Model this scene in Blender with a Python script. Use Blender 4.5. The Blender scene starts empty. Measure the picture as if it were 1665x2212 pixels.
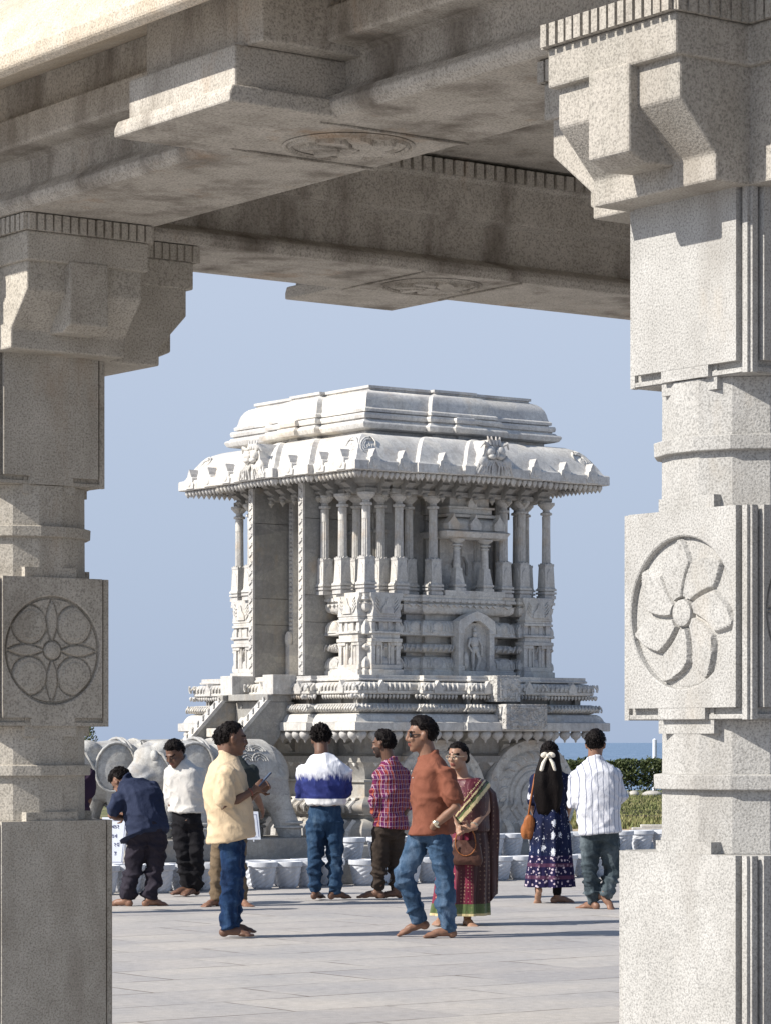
import bpy, bmesh, math, random
from math import sin, cos, pi, radians, sqrt, atan2
from mathutils import Vector as V, Matrix, noise
random.seed(7)

# ------------------------------------------------------------------ camera, sky, sun
S = bpy.context.scene
CH = 1.55                       # eye height
F_U = 6382.0                    # focal length in pixels of a 1665 wide picture
cam_d = bpy.data.cameras.new('camera'); cam = bpy.data.objects.new('camera', cam_d)
S.collection.objects.link(cam); S.camera = cam
cam.location = (0, 0, CH); cam.rotation_euler = (pi/2, 0, 0)
cam_d.sensor_width = 36; cam_d.sensor_fit = 'HORIZONTAL'
cam_d.lens = 36*F_U/1665; cam_d.shift_y = .2989
cam_d.clip_start = .5; cam_d.clip_end = 20000

SUN_EL = radians(38); SAZ = V((-.93, -.37))
w = bpy.data.worlds.new('World'); S.world = w; w.use_nodes = True
wn = w.node_tree; wn.nodes.clear()
sky = wn.nodes.new('ShaderNodeTexSky'); sky.sky_type = 'NISHITA'; sky.sun_disc = False
sky.sun_elevation = SUN_EL; sky.sun_rotation = atan2(SAZ.x, SAZ.y) % (2*pi)
sky.air_density = 1.2; sky.dust_density = 1.2; sky.ozone_density = 3.0; sky.altitude = 0
hz = wn.nodes.new('ShaderNodeMixRGB'); hz.blend_type = 'MIX'; 
tc = wn.nodes.new('ShaderNodeTexCoord'); sx = wn.nodes.new('ShaderNodeSeparateXYZ'); rp_ = wn.nodes.new('ShaderNodeValToRGB')
wn.links.new(tc.outputs['Generated'], sx.inputs[0]); wn.links.new(sx.outputs[2], rp_.inputs[0]); wn.links.new(rp_.outputs[0], hz.inputs[0])
rp_.color_ramp.elements[0].position = .16; rp_.color_ramp.elements[0].color = (.92, .92, .92, 1)      # haze is thick low down, thin overhead
rp_.color_ramp.elements[1].position = .28; rp_.color_ramp.elements[1].color = (.10, .10, .10, 1)
hc_r = wn.nodes.new('ShaderNodeValToRGB'); wn.links.new(sx.outputs[2], hc_r.inputs[0])      # milky sea haze, a little duller at the horizon
hc_r.color_ramp.elements[0].position = 0; hc_r.color_ramp.elements[0].color = (.425, .525, .715, 1)
hc_r.color_ramp.elements[1].position = .15; hc_r.color_ramp.elements[1].color = (.545, .63, .795, 1)
hsc = wn.nodes.new('ShaderNodeVectorMath'); hsc.operation = 'SCALE'; hsc.inputs['Scale'].default_value = 8.2
wn.links.new(hc_r.outputs[0], hsc.inputs[0]); wn.links.new(hsc.outputs[0], hz.inputs[2])
bg = wn.nodes.new('ShaderNodeBackground'); bg.inputs[1].default_value = .089
wo = wn.nodes.new('ShaderNodeOutputWorld')
wn.links.new(sky.outputs[0], hz.inputs[1]); wn.links.new(hz.outputs[0], bg.inputs[0]); wn.links.new(bg.outputs[0], wo.inputs[0])
sd = bpy.data.lights.new('sun', 'SUN'); sun = bpy.data.objects.new('sun', sd); S.collection.objects.link(sun)
sd.energy = 5.0; sd.angle = radians(.5); sd.color = (1, .945, .86)
tosun = V((SAZ.x*cos(SUN_EL), SAZ.y*cos(SUN_EL), sin(SUN_EL))).normalized()
sun.rotation_euler = tosun.to_track_quat('Z', 'Y').to_euler(); sun.location = (-20, -10, 20)
S.view_settings.view_transform = 'Standard'; S.view_settings.look = 'None'
S.view_settings.exposure = .42; S.view_settings.gamma = 1; S.view_settings.use_curve_mapping = False

# ------------------------------------------------------------------ helpers
COL = S.collection
def empty(name, label=None, cat=None, loc=(0, 0, 0), rz=0, group=None):
    o = bpy.data.objects.new(name, None); COL.objects.link(o)
    o.location = loc; o.rotation_euler = (0, 0, rz); o.empty_display_size = .2
    if label: o['label'] = label; o['category'] = cat
    if group: o['group'] = group
    return o
def tag(o, label=None, cat=None, group=None, kind=None):
    if label: o['label'] = label
    if cat: o['category'] = cat
    if group: o['group'] = group
    if kind: o['kind'] = kind
    return o
def copy_tree(o, parent=None):
    c = o.copy(); COL.objects.link(c)
    if parent: c.parent = parent
    for ch in list(o.children): copy_tree(ch, c)
    return c

class MB:
    def __init__(s): s.v = []; s.f = []; s.m = Matrix.Identity(4); s.mi = []; s.cur = 0
    def add(s, vs, fs):
        b = len(s.v); s.v += [s.m @ V(p) for p in vs]
        s.f += [tuple(b+i for i in f) for f in fs]; s.mi += [s.cur]*len(fs); return s
    def box(s, x0, x1, y0, y1, z0, z1):
        return s.add([(x0,y0,z0),(x1,y0,z0),(x1,y1,z0),(x0,y1,z0),(x0,y0,z1),(x1,y0,z1),(x1,y1,z1),(x0,y1,z1)],
                     [(0,3,2,1),(4,5,6,7),(0,1,5,4),(1,2,6,5),(2,3,7,6),(3,0,4,7)])
    def prism(s, pts, axis, a, b):
        """pts in the two other axes (CCW), extruded along axis from a to b"""
        def P(p, t):
            return {'x': (t, p[0], p[1]), 'y': (p[0], t, p[1]), 'z': (p[0], p[1], t)}[axis]
        n = len(pts)
        vs = [P(p, a) for p in pts] + [P(p, b) for p in pts]
        fs = [tuple(range(n))[::-1], tuple(range(n, 2*n))] + [(i, (i+1) % n, n+(i+1) % n, n+i) for i in range(n)]
        if axis == 'y': fs = [f[::-1] for f in fs]
        return s.add(vs, fs)
    def lathe(s, prof, n=12, c=(0, 0), cap=True, ph=0, flute=0):
        vs = []; fs = []
        for r, z in prof:
            for k in range(n):
                a = ph+2*pi*k/n; q = r*(1-flute*(k % 2))
                vs.append((c[0]+q*cos(a), c[1]+q*sin(a), z))
        for j in range(len(prof)-1):
            for k in range(n):
                k2 = (k+1) % n; fs.append((j*n+k, j*n+k2, (j+1)*n+k2, (j+1)*n+k))
        if cap: fs += [tuple(range(n))[::-1], tuple(range((len(prof)-1)*n, len(prof)*n))]
        return s.add(vs, fs)
    def ring(s, prof, plan, cap0=True, cap1=True, closed=False):
        """sweep profile (offset, z) round a rectilinear CCW plan"""
        n = len(plan); nn = []
        for i in range(n):
            p, q, r = V(plan[i-1]), V(plan[i]), V(plan[(i+1) % n])
            e1 = (q-p).normalized(); e2 = (r-q).normalized()
            n1 = V((e1.y, -e1.x)); n2 = V((e2.y, -e2.x))
            nn.append((q, (n1+n2)/(1+n1.dot(n2))))
        vs = [(q.x+o*d.x, q.y+o*d.y, z) for o, z in prof for q, d in nn]
        m = len(prof); fs = []
        for j in range(m if closed else m-1):
            j2 = (j+1) % m
            for k in range(n):
                k2 = (k+1) % n; fs.append((j*n+k, j*n+k2, j2*n+k2, j2*n+k))
        if not closed:
            if cap0: fs.append(tuple(range(n))[::-1])
            if cap1: fs.append(tuple(range((m-1)*n, m*n)))
        return s.add(vs, fs)
    def ell(s, c, r, u=16, v=10, rot=None):
        R = rot if rot is not None else Matrix.Identity(3)
        vs = [V(c)+R @ V((0, 0, -r[2]))]; fs = []
        for j in range(1, v):
            t = -pi/2+pi*j/v
            for k in range(u):
                a = 2*pi*k/u; vs.append(V(c)+R @ V((r[0]*cos(t)*cos(a), r[1]*cos(t)*sin(a), r[2]*sin(t))))
        vs.append(V(c)+R @ V((0, 0, r[2]))); L = len(vs)-1
        for k in range(u):
            k2 = (k+1) % u; fs.append((0, 1+k2, 1+k)); fs.append((L, L-u+k, L-u+k2))
            for j in range(v-2): fs.append((1+j*u+k, 1+j*u+k2, 1+(j+1)*u+k2, 1+(j+1)*u+k))
        return s.add(vs, fs)
    def tube(s, pts, rad, n=10, ends=True):
        """round chain through points, closed with domes"""
        pts = [V(p) for p in pts]
        if not hasattr(rad, '__len__'): rad = [rad]*len(pts)
        up = V((0, 0, 1)); rings = []
        d0 = (pts[1]-pts[0]).normalized(); d1 = (pts[-1]-pts[-2]).normalized()
        P = list(zip(pts, rad))
        ref = V((1, 0, 0)) if abs(d0.z) > .8 else up
        if ends:
            r0, r1 = rad[0], rad[-1]
            P = [(pts[0]-d0*r0*.95, r0*.3), (pts[0]-d0*r0*.6, r0*.8)] + P + [(pts[-1]+d1*r1*.6, r1*.8), (pts[-1]+d1*r1*.95, r1*.3)]
        for i, (p, r) in enumerate(P):
            a = P[max(i-1, 0)][0]; b = P[min(i+1, len(P)-1)][0]; d = (b-a).normalized()
            x = ref.cross(d)
            if x.length < 1e-4: x = V((0, 1, 0)).cross(d)
            x.normalize(); y = d.cross(x); rings.append([p+x*r*cos(2*pi*k/n)+y*r*sin(2*pi*k/n) for k in range(n)])
        vs = [q for R in rings for q in R]; fs = []
        for j in range(len(rings)-1):
            for k in range(n):
                k2 = (k+1) % n; fs.append((j*n+k, j*n+k2, (j+1)*n+k2, (j+1)*n+k))
        fs += [tuple(range(n))[::-1], tuple(range(len(vs)-n, len(vs)))]
        return s.add(vs, fs)
    def loft(s, secs, n=28):
        """secs: (centre, R unit vector, F unit vector, rw, rf[, square exponent])"""
        vs = []; fs = []
        for sc in secs:
            c, R, Fv, rw, rf = sc[:5]; e = sc[5] if len(sc) > 5 else 1.0
            for k in range(n):
                a = 2*pi*k/n; ca, sa = cos(a), sin(a)
                ca = math.copysign(abs(ca)**e, ca); sa = math.copysign(abs(sa)**e, sa)
                vs.append(V(c)+V(R)*rw*ca+V(Fv)*rf*sa)
        m = len(secs)
        for j in range(m-1):
            for k in range(n):
                k2 = (k+1) % n; fs.append((j*n+k, j*n+k2, (j+1)*n+k2, (j+1)*n+k))
        fs += [tuple(range(n))[::-1], tuple(range((m-1)*n, m*n))]
        return s.add(vs, fs)
    def mesh(s, name, mat, smooth=False):
        me = bpy.data.meshes.new(name); me.from_pydata([tuple(p) for p in s.v], [], s.f); me.validate()
        for m in (mat if isinstance(mat, (list, tuple)) else [mat]): me.materials.append(m)
        if any(s.mi) and len(me.polygons) == len(s.mi): me.polygons.foreach_set('material_index', s.mi)
        bm = bmesh.new(); bm.from_mesh(me); bmesh.ops.recalc_face_normals(bm, faces=bm.faces); bm.to_mesh(me); bm.free()
        if smooth is True: me.polygons.foreach_set('use_smooth', [True]*len(me.polygons))
        elif smooth: me.polygons.foreach_set('use_smooth', [True]*len(me.polygons)); me.set_sharp_from_angle(angle=radians(smooth))
        return me
    def build(s, name, mat, parent=None, smooth=False, bevel=0, seg=2):
        o = bpy.data.objects.new(name, s.mesh(name, mat, smooth)); COL.objects.link(o)
        if parent: o.parent = parent
        if bevel:
            b = o.modifiers.new('bevel', 'BEVEL'); b.width = bevel; b.segments = seg; b.limit_method = 'ANGLE'; b.angle_limit = radians(35)
            b.harden_normals = False
        return o

# ------------------------------------------------------------------ materials
class NT:
    def __init__(s, name):
        s.mat = bpy.data.materials.new(name); s.mat.use_nodes = True; s.t = s.mat.node_tree; s.t.nodes.clear()
        s.out = s.n('ShaderNodeOutputMaterial'); s.b = s.n('ShaderNodeBsdfPrincipled'); s.l(s.b.outputs[0], s.out.inputs[0])
        s.co = s.n('ShaderNodeTexCoord').outputs['Object']
    def n(s, t, **k):
        x = s.t.nodes.new(t)
        for a, b in k.items(): setattr(x, a, b)
        return x
    def l(s, a, b): s.t.links.new(a, b)
    def put(s, sock, v):
        if v is None: return
        if isinstance(v, bpy.types.NodeSocket): s.l(v, sock)
        else:
            if hasattr(sock.default_value, '__len__') and hasattr(v, '__len__') and len(v) == 3 and len(sock.default_value) == 4: v = (*v, 1)
            sock.default_value = v
    def map(s, vec=None, scale=(1, 1, 1), rot=(0, 0, 0), loc=(0, 0, 0)):
        m = s.n('ShaderNodeMapping'); s.l(vec or s.co, m.inputs[0]); m.inputs['Scale'].default_value = scale
        m.inputs['Rotation'].default_value = rot; m.inputs['Location'].default_value = loc; return m.outputs[0]
    def noise(s, scale, detail=4, rough=.55, vec=None, dist=0):
        x = s.n('ShaderNodeTexNoise'); s.l(vec or s.co, x.inputs['Vector'])
        x.inputs['Scale'].default_value = scale; x.inputs['Detail'].default_value = detail
        x.inputs['Roughness'].default_value = rough; x.inputs['Distortion'].default_value = dist; return x.outputs[0]
    def voro(s, scale, vec=None, feature='F1', out=0, rnd=1):
        x = s.n('ShaderNodeTexVoronoi', feature=feature); s.l(vec or s.co, x.inputs['Vector'])
        x.inputs['Scale'].default_value = scale; x.inputs['Randomness'].default_value = rnd; return x.outputs[out]
    def wave(s, scale, dist=0, vec=None, dir='X', detail=2):
        x = s.n('ShaderNodeTexWave', bands_direction=dir); s.l(vec or s.co, x.inputs['Vector'])
        x.inputs['Scale'].default_value = scale; x.inputs['Distortion'].default_value = dist; x.inputs['Detail'].default_value = detail
        return x.outputs['Fac']
    def ramp(s, fac, stops, interp='LINEAR'):
        r = s.n('ShaderNodeValToRGB'); s.l(fac, r.inputs[0]); e = r.color_ramp; e.interpolation = interp
        for i, (p, c) in enumerate(stops):
            if not hasattr(c, '__len__'): c = (c, c, c)
            if i < 2: q = e.elements[i]; q.position = p
            else: q = e.elements.new(p)
            q.color = (*c[:3], 1)
        return r.outputs[0]
    def mix(s, fac, a, b, mode='MIX'):
        m = s.n('ShaderNodeMixRGB', blend_type=mode); s.put(m.inputs[0], fac); s.put(m.inputs[1], a); s.put(m.inputs[2], b); return m.outputs[0]
    def math(s, op, a, b=None, c=None, clamp=False):
        m = s.n('ShaderNodeMath', operation=op); m.use_clamp = clamp
        for i, q in enumerate((a, b, c)): s.put(m.inputs[i], q)
        return m.outputs[0]
    def xyz(s, vec=None):
        x = s.n('ShaderNodeSeparateXYZ'); s.l(vec or s.co, x.inputs[0]); return x.outputs
    def bump(s, h, dist=.01, strength=1.0, normal=None):
        b = s.n('ShaderNodeBump'); b.inputs['Distance'].default_value = dist; b.inputs['Strength'].default_value = strength
        s.l(h, b.inputs['Height'])
        if normal: s.l(normal, b.inputs['Normal'])
        return b.outputs[0]
    def done(s, color=None, rough=.8, normal=None, spec=.3, **k):
        s.put(s.b.inputs['Base Color'], color); s.put(s.b.inputs['Roughness'], rough)
        s.b.inputs['Specular IOR Level'].default_value = spec
        if normal: s.l(normal, s.b.inputs['Normal'])
        for a, v in k.items(): s.put(s.b.inputs[a.replace('_', ' ')], v)
        return s.mat

def granite(name, c1, c2, dark, speck=90, stain=.5, warm=(.36, .26, .17), bmp=.004):
    t = NT(name)
    big = t.noise(1.1, 4, .6); mid = t.noise(6, 5, .65); fine = t.noise(speck, 2, .5); fine2 = t.noise(speck*2.4, 1, .5)
    col = t.ramp(mid, [(.3, c1), (.7, c2)])
    sp = t.ramp(fine, [(.34, .66), (.5, 1.0), (.68, 1.14)]); col = t.mix(1, col, sp, 'MULTIPLY')
    sp2 = t.ramp(fine2, [(.33, .66), (.43, 1.0)]); col = t.mix(.8, col, sp2, 'MULTIPLY')
    st = t.noise(1, 5, .62, vec=t.map(scale=(3.2, 3.2, .9)))
    col = t.mix(t.math('MULTIPLY', t.ramp(st, [(.5, 0), (.72, 1)]), stain), col, dark)
    wm = t.noise(2.3, 4, .7, vec=t.map(scale=(1, 1, .5), loc=(3, 7, 1)))
    col = t.mix(t.math('MULTIPLY', t.ramp(wm, [(.6, 0), (.76, 1)]), .45), col, warm)
    h = t.math('ADD', t.math('MULTIPLY', mid, .5), t.math('MULTIPLY', fine, .5))
    return t.done(col, .85, t.bump(h, bmp, 1), .25)

M = {}
M['granite'] = granite('granite', (.39, .36, .31), (.50, .465, .41), (.20, .17, .135), 120, .6)
M['granite_light'] = granite('granite_light', (.36, .352, .335), (.45, .442, .425), (.24, .22, .195), 150, .5, (.44, .38, .30))
M['granite_beam'] = granite('granite_beam', (.40, .37, .325), (.52, .485, .435), (.12, .10, .08), 110, .85, (.36, .21, .10))
M['granite_eave'] = granite('granite_eave', (.50, .42, .32), (.60, .545, .46), (.36, .27, .2), 130, .35, (.55, .36, .2))
M['granite_cap'] = granite('granite_capital', (.33, .31, .275), (.43, .40, .36), (.19, .165, .135), 130, .6)
# ------------------------------------------------------------------ the pavilion in the foreground
RZ = radians(36)
D1 = V((-.588, .809, 0)); D2 = V((.809, .588, 0))
PC = V((-1.656, 13.343, 0))
pav = empty('stone_pavilion', 'near granite pavilion framing the view, with carved pillars, bracket capitals and an overhanging eave', 'pavilion', PC, RZ)
SOF = 3.825

def relief(kind, r, n=200, m=64):
    """carved rosette as a raised height field disc: returns verts in (u, v, h) and faces"""
    vs = []; fs = []
    ss = lambda x: 0 if x < 0 else 1 if x > 1 else x*x*(3-2*x)
    for j in range(m+1):
        q = j/m
        for k in range(n):
            a = 2*pi*k/n; x, y = q*cos(a), q*sin(a)
            if kind == 'swirl':
                b = a+.55*(q-.2)+.2; f = (b*7/(2*pi)) % 1; s = abs(f-.5)*2*q*pi/7
                wq = (.030+.275*max(0, sin(pi*min(1, max(0, (q-.13)/.85))))) if q < .97 else 0; wq = min(wq, q*pi/7-.012)
                inn = ss((wq-s)/.03)
                h = -.002*(1-inn)+inn*(.011+.008*f) if q > .21 else 0
                if q <= .21: h = .010+.012*sqrt(max(0, 1-(q/.2)**2)) if q < .185 else -.004
                h = h if q < .955 else h*(1-ss((q-.955)/.02))-.004
            else:
                X, Y = (abs(x), abs(y)) if abs(x) > abs(y) else (abs(y), abs(x))
                wn_ = .115*max(0, sin(pi*min(1, max(0, (X-.14)/.82)))); dd = .36-math.hypot(abs(x)-.47, abs(y)-.47)
                g1 = 1-ss(abs(wn_-Y)/.030) if .18 < X < .95 else 0; g2 = (1-ss(abs(dd)/.030)) if Y > wn_ else 0
                ins = Y < wn_ or dd > 0
                h = (.013+(.004 if dd > .1 else 0) if ins else .009)*(1-max(g1, g2))-.004*max(g1, g2)
                if q < .165: h = .012+.012*sqrt(max(0, 1-(q/.165)**2))
                elif q < .20: h = -.004
                if q > .94: h = -.004 if q < .975 else .004
            if j == m: h = -.006
            vs.append((r*x, r*y, h))
    for j in range(m):
        for k in range(n):
            k2 = (k+1) % n; fs.append((j*n+k, j*n+k2, (j+1)*n+k2, (j+1)*n+k))
    return vs, fs

def cross_plan(a, b, c=None):
    c = c or b      # arms half width a, reach b along x, c along y
    return [(-a,-c),(a,-c),(a,-a),(b,-a),(b,a),(a,a),(a,c),(-a,c),(-a,a),(-b,a),(-b,-a),(-a,-a)]

def flutes(mb, plan, z0, z1, w=.030, gap=.012, d=.014):
    n = len(plan)
    for i in range(n):
        p, q = V(plan[i]), V(plan[(i+1) % n]); L = (q-p).length; e = (q-p)/L; nr = V((e.y, -e.x))
        k = max(1, int(round(L/(w+gap)))); st = L/k
        for j in range(k):
            a = p+e*(j*st+gap/2+random.uniform(-.002, .002)); b = p+e*((j+1)*st-gap/2)
            dd = d+random.uniform(-.002, .002)
            vs = [(a.x, a.y, z0), (b.x, b.y, z0), (b.x+nr.x*dd, b.y+nr.y*dd, z0), (a.x+nr.x*dd, a.y+nr.y*dd, z0)]
            vs += [(x, y, z1) for x, y, _ in vs]
            mb.add(vs, [(0,1,2,3),(4,7,6,5),(0,4,5,1),(1,5,6,2),(2,6,7,3),(3,7,4,0)])

def holed_plate(mb, hx, zl, zh, cz, r, y0, y1, n=72):
    """plate in front of a block with a round opening for the sunk rosette"""
    vs = []; fs = []
    for k in range(n):
        a = 2*pi*k/n; c, s = cos(a), sin(a); t = min(hx/abs(c) if abs(c) > 1e-6 else 9, ((zh-cz) if s > 0 else (cz-zl))/abs(s) if abs(s) > 1e-6 else 9)
        vs += [(r*c, y0, cz+r*s), (r*c*1.012, y1+.003, cz+r*s*1.012), (r*c*1.03, y1, cz+r*s*1.03), (t*c, y1, cz+t*s), (t*c, y0, cz+t*s)]
    corners = [(hx, zh), (-hx, zh), (-hx, zl), (hx, zl)]
    for k in range(n):
        k2 = (k+1) % n
        for j in range(4): fs.append((k*5+j, k2*5+j, k2*5+j+1, k*5+j+1))
    mb.add(vs, fs)
    for cx, c_z in corners:                        # fill the clipped corners
        ks = sorted(range(n), key=lambda k: math.hypot(vs[k*5+3][0]-cx, vs[k*5+3][2]-c_z))[:2]
        a, b = vs[ks[0]*5+3], vs[ks[1]*5+3]
        mb.add([a, b, (cx, y1, c_z), (a[0], y0, a[2]), (b[0], y0, b[2]), (cx, y0, c_z)], [(0, 1, 2), (3, 5, 4), (0, 2, 5, 3), (2, 1, 4, 5)])
def panel_block(mb, h, z0, z1, tab=.045, both=True, holes=()):
    """square block with a raised panel in a thin frame on each face and central tabs"""
    mb.box(-h+.014, h-.014, -h+.014, h-.014, z0, z1)
    t = .13
    mb.box(-t, t, -h+.008, h-.008, z0-tab, z1+(tab if both else 0)); mb.box(-h+.008, h-.008, -t, t, z0-tab+.002, z1+(tab-.002 if both else 0))
    for k in range(4):
        s = mb.m; mb.m = s @ Matrix.Rotation(k*pi/2, 4, 'Z')
        y0 = -h+.013
        # outer frame and the raised plate, stepped at the foot
        mb.box(-h+.012, -h+.034, -h+.001, y0, z0, z1); mb.box(h-.034, h-.012, -h+.001, y0, z0, z1)
        if k in holes: holed_plate(mb, h-.048, z0+.038, z1+.0005, 1.957, .238, y0, -h-.013)
        else: mb.box(-h+.048, h-.048, -h-.013, y0, z0+.038, z1+.0005)
        mb.box(-t+.02, t-.02, -h-.012, y0-.003, z0+.002, z0+.04)
        mb.box(-h+.034, h-.034, -h+.003, y0, z0+.003, z0+.017)
        mb.m = s

def make_pillar(x, y, mat, yreach, flower, parent, xr=.60):
    p = bpy.data.objects.new('pillar', None); COL.objects.link(p); p.parent = parent; p.location = (x, y, 0)
    # shaft: base, neck, rosette block, neck, upper block
    mb = MB()
    mb.box(-.335, .335, -.335, .335, 0, .22)
    panel_block(mb, .312, .22, 1.2, .04)
    panel_block(mb, .300, 1.62, 2.28, .045, True, [{'-y': 0, '-x': 3}[k] for k, _ in flower])
    panel_block(mb, .287, 2.69, 3.30, .04, False)
    sh = mb.build('shaft', mat, p, bevel=.006)
    for z0, z1, zr in ((1.2, 1.62, 1.425), (2.28, 2.69, 2.485)):
        nk = MB(); nk.lathe([(.298, z0), (.296, z1)], 16, ph=pi/16); nk.lathe([(.29, zr-.026), (.322, zr-.024), (.324, zr+.022), (.29, zr+.026)], 16, ph=pi/16)
        nk.build('neck', mat, p, bevel=.003)
    cp = MB()
    sl = lambda b: .458 if .65 < b < .7 else b-.17
    body = lambda b: [(0, 3.262), (sl(b), 3.262), (sl(b), 3.345), (b-.025, 3.50), (b-.025, 3.63), (0, 3.63)]
    for k in range(4):
        b = (xr, yreach[0], .60, yreach[1])[k]     # +x, +y, -x, -y
        s = cp.m; cp.m = s @ Matrix.Rotation(k*pi/2, 4, 'Z')
        e = .0015*k
        cp.prism(body(b), 'y', -.292+e, .292-e)
        cp.prism([(b-.2, 3.335), (b-.06, 3.33), (b+.012, 3.36), (b+.012, 3.634), (b-.2, 3.634)], 'y', -.098, .098)
        cp.m = s
    # the plan is sym: abacus cross
    pl = [(-.305,-yreach[1]-.005),(.305,-yreach[1]-.005),(.305,-.305),(xr+.005,-.305),(xr+.005,.305),(.305,.305),(.305,yreach[0]+.005),(-.305,yreach[0]+.005),(-.305,.305),(-.605,.305),(-.605,-.305),(-.305,-.305)]
    cp.ring([(0, 3.622), (0, 3.75)], pl)
    cm_ = M['granite_cap'] if mat == M['granite_light'] else mat
    ca = cp.build('capital', cm_, p, bevel=.008)
    fl = MB(); fl.ring([(0, 3.7505), (.012, 3.7505), (.012, SOF-.004), (0, SOF-.004)], pl)
    flutes(fl, [(q[0]*1.025, q[1]*1.02) for q in pl], 3.748, SOF-.006)
    fl.build('cornice', cm_, ca)
    for k, kind in flower:
        vs, fs = relief(kind, .242)
        r = MB(); h = .2955
        if k == '-x': r.add([(-h-c, -a, 1.957+b) for a, b, c in vs], fs)
        else: r.add([(a, -h-c, 1.957+b) for a, b, c in vs], fs)
        r.build('rosette', mat, p, smooth=40)
    return p
make_pillar(0, 0, M['granite'], (.62, .62), [('-y', 'lotus'), ('-x', 'swirl')], pav, .735)
make_pillar(.02, -4.80, M['granite_light'], (.69, .62), [('-x', 'swirl'), ('-y', 'lotus')], pav)
for x, y in ((4.75, 0), (4.75, -4.8), (0.02, -9.6), (4.75, -9.6)):
    make_pillar(x, y, M['granite'], (.62, .62), [], pav)

W_, X1_, Y0_ = 0, 4.75, -9.6
rect = [(0, Y0_), (X1_, Y0_), (X1_, 0), (0, 0)]
bm_ = MB()
prof = [(-.25, 4.42), (-.25, 4.39), (-.31, 4.385), (-.31, 4.31), (-.295, 4.30), (-.295, 4.12), (-.25, 4.10), (-.25, 3.925), (-.30, 3.905), (-.335, 3.885), (-.345, 3.86), (-.335, SOF),
        (.335, SOF), (.365, 3.85), (.37, 3.875), (.345, 3.905), (.29, 3.925), (.27, 3.95), (.27, 4.055), (.30, 4.07), (.41, 4.075), (.42, 4.085), (.42, 4.20), (.36, 4.205), (.36, 4.36), (.36, 4.42)]
bm_.ring(prof, rect, closed=True)
bm_.build('beam', M['granite_beam'], pav, bevel=.006)
ff = MB()
inner = [(.315, Y0_+.315), (.315, -.315), (X1_-.315, -.315), (X1_-.315, Y0_+.315)]
flutes(ff, inner, 4.315, 4.385, .045, .018, .02)
ff.build('frieze', M['granite_beam'], pav)
# lotus blocks in the middle of the two beams, stepping out in three courses
def lotus_block(c, L, sx, parent):
    g = MB(); s = g.m; g.m = s @ Matrix.Translation(c) @ (Matrix.Rotation(0 if sx else -pi/2, 4, 'Z'))
    # local: block sticks out towards -x, runs along y
    h = L/2
    g.prism([(-.80, SOF-.002), (-.80, SOF+.03), (-.785, SOF+.062), (-.25, SOF+.062), (-.25, SOF-.002)][::-1], 'y', -h, h)
    g.box(-.755, -.25, -h+.035, h-.035, SOF+.0625, SOF+.215)
    g.box(-.70, -.25, -h-.06, h-.07, SOF+.216, 4.33)
    g.build('bracket_block', M['granite_beam'], parent, bevel=.008)
    vs, fs = relief('swirl', .20)
    f = MB(); f.m = g.m
    f.add([(a, b, SOF-.0045-d) for a, b, d in vs], fs)
    for r, dz in ((.225, .012), (.245, .006)):
        f.add([((r+q)*cos(2*pi*k/48), (r+q)*sin(2*pi*k/48), SOF-.003-e) for q, e in ((-.008, 0), (0, dz), (.008, 0)) for k in range(48)],
              [(j*48+k, j*48+(k+1) % 48, (j+1)*48+(k+1) % 48, (j+1)*48+k) for j in range(2) for k in range(48)])
    for sy in (-1, 1): f.box(-.34, .34, sy*.30-.006, sy*.30+.006, SOF-.009, SOF-.003)
    f.build('lotus_medallion', M['granite_beam'], parent, smooth=40)
lotus_block((0, -2.58, 0), .80, True, pav)
lotus_block((2.33, 0, 0), .68, False, pav)
ev = MB()
ev.ring([(.362, 4.365), (.80, 4.235), (.96, 4.135), (.965, 4.125), (1.0, 4.15), (1.005, 4.20), (.97, 4.27), (.955, 4.31), (.86, 4.44), (.70, 4.56), (.45, 4.64), (.1, 4.66)], rect, cap0=False, cap1=False)
evo = ev.build('eave', M['granite_eave'], pav, bevel=.01)
cl = MB(); cl.box(.26, X1_-.26, Y0_+.26, -.26, 4.405, 4.6)
cl.ring([(-.2, 4.66), (.3, 4.665), (.3, 4.82), (.2, 4.85)], rect)
for y in (-2.5, -4.8, -7.2): cl.box(.3, X1_-.3, y-.03, y+.03, 4.385, 4.41)
cl.build('ceiling_slab', M['granite_beam'], pav)

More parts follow.
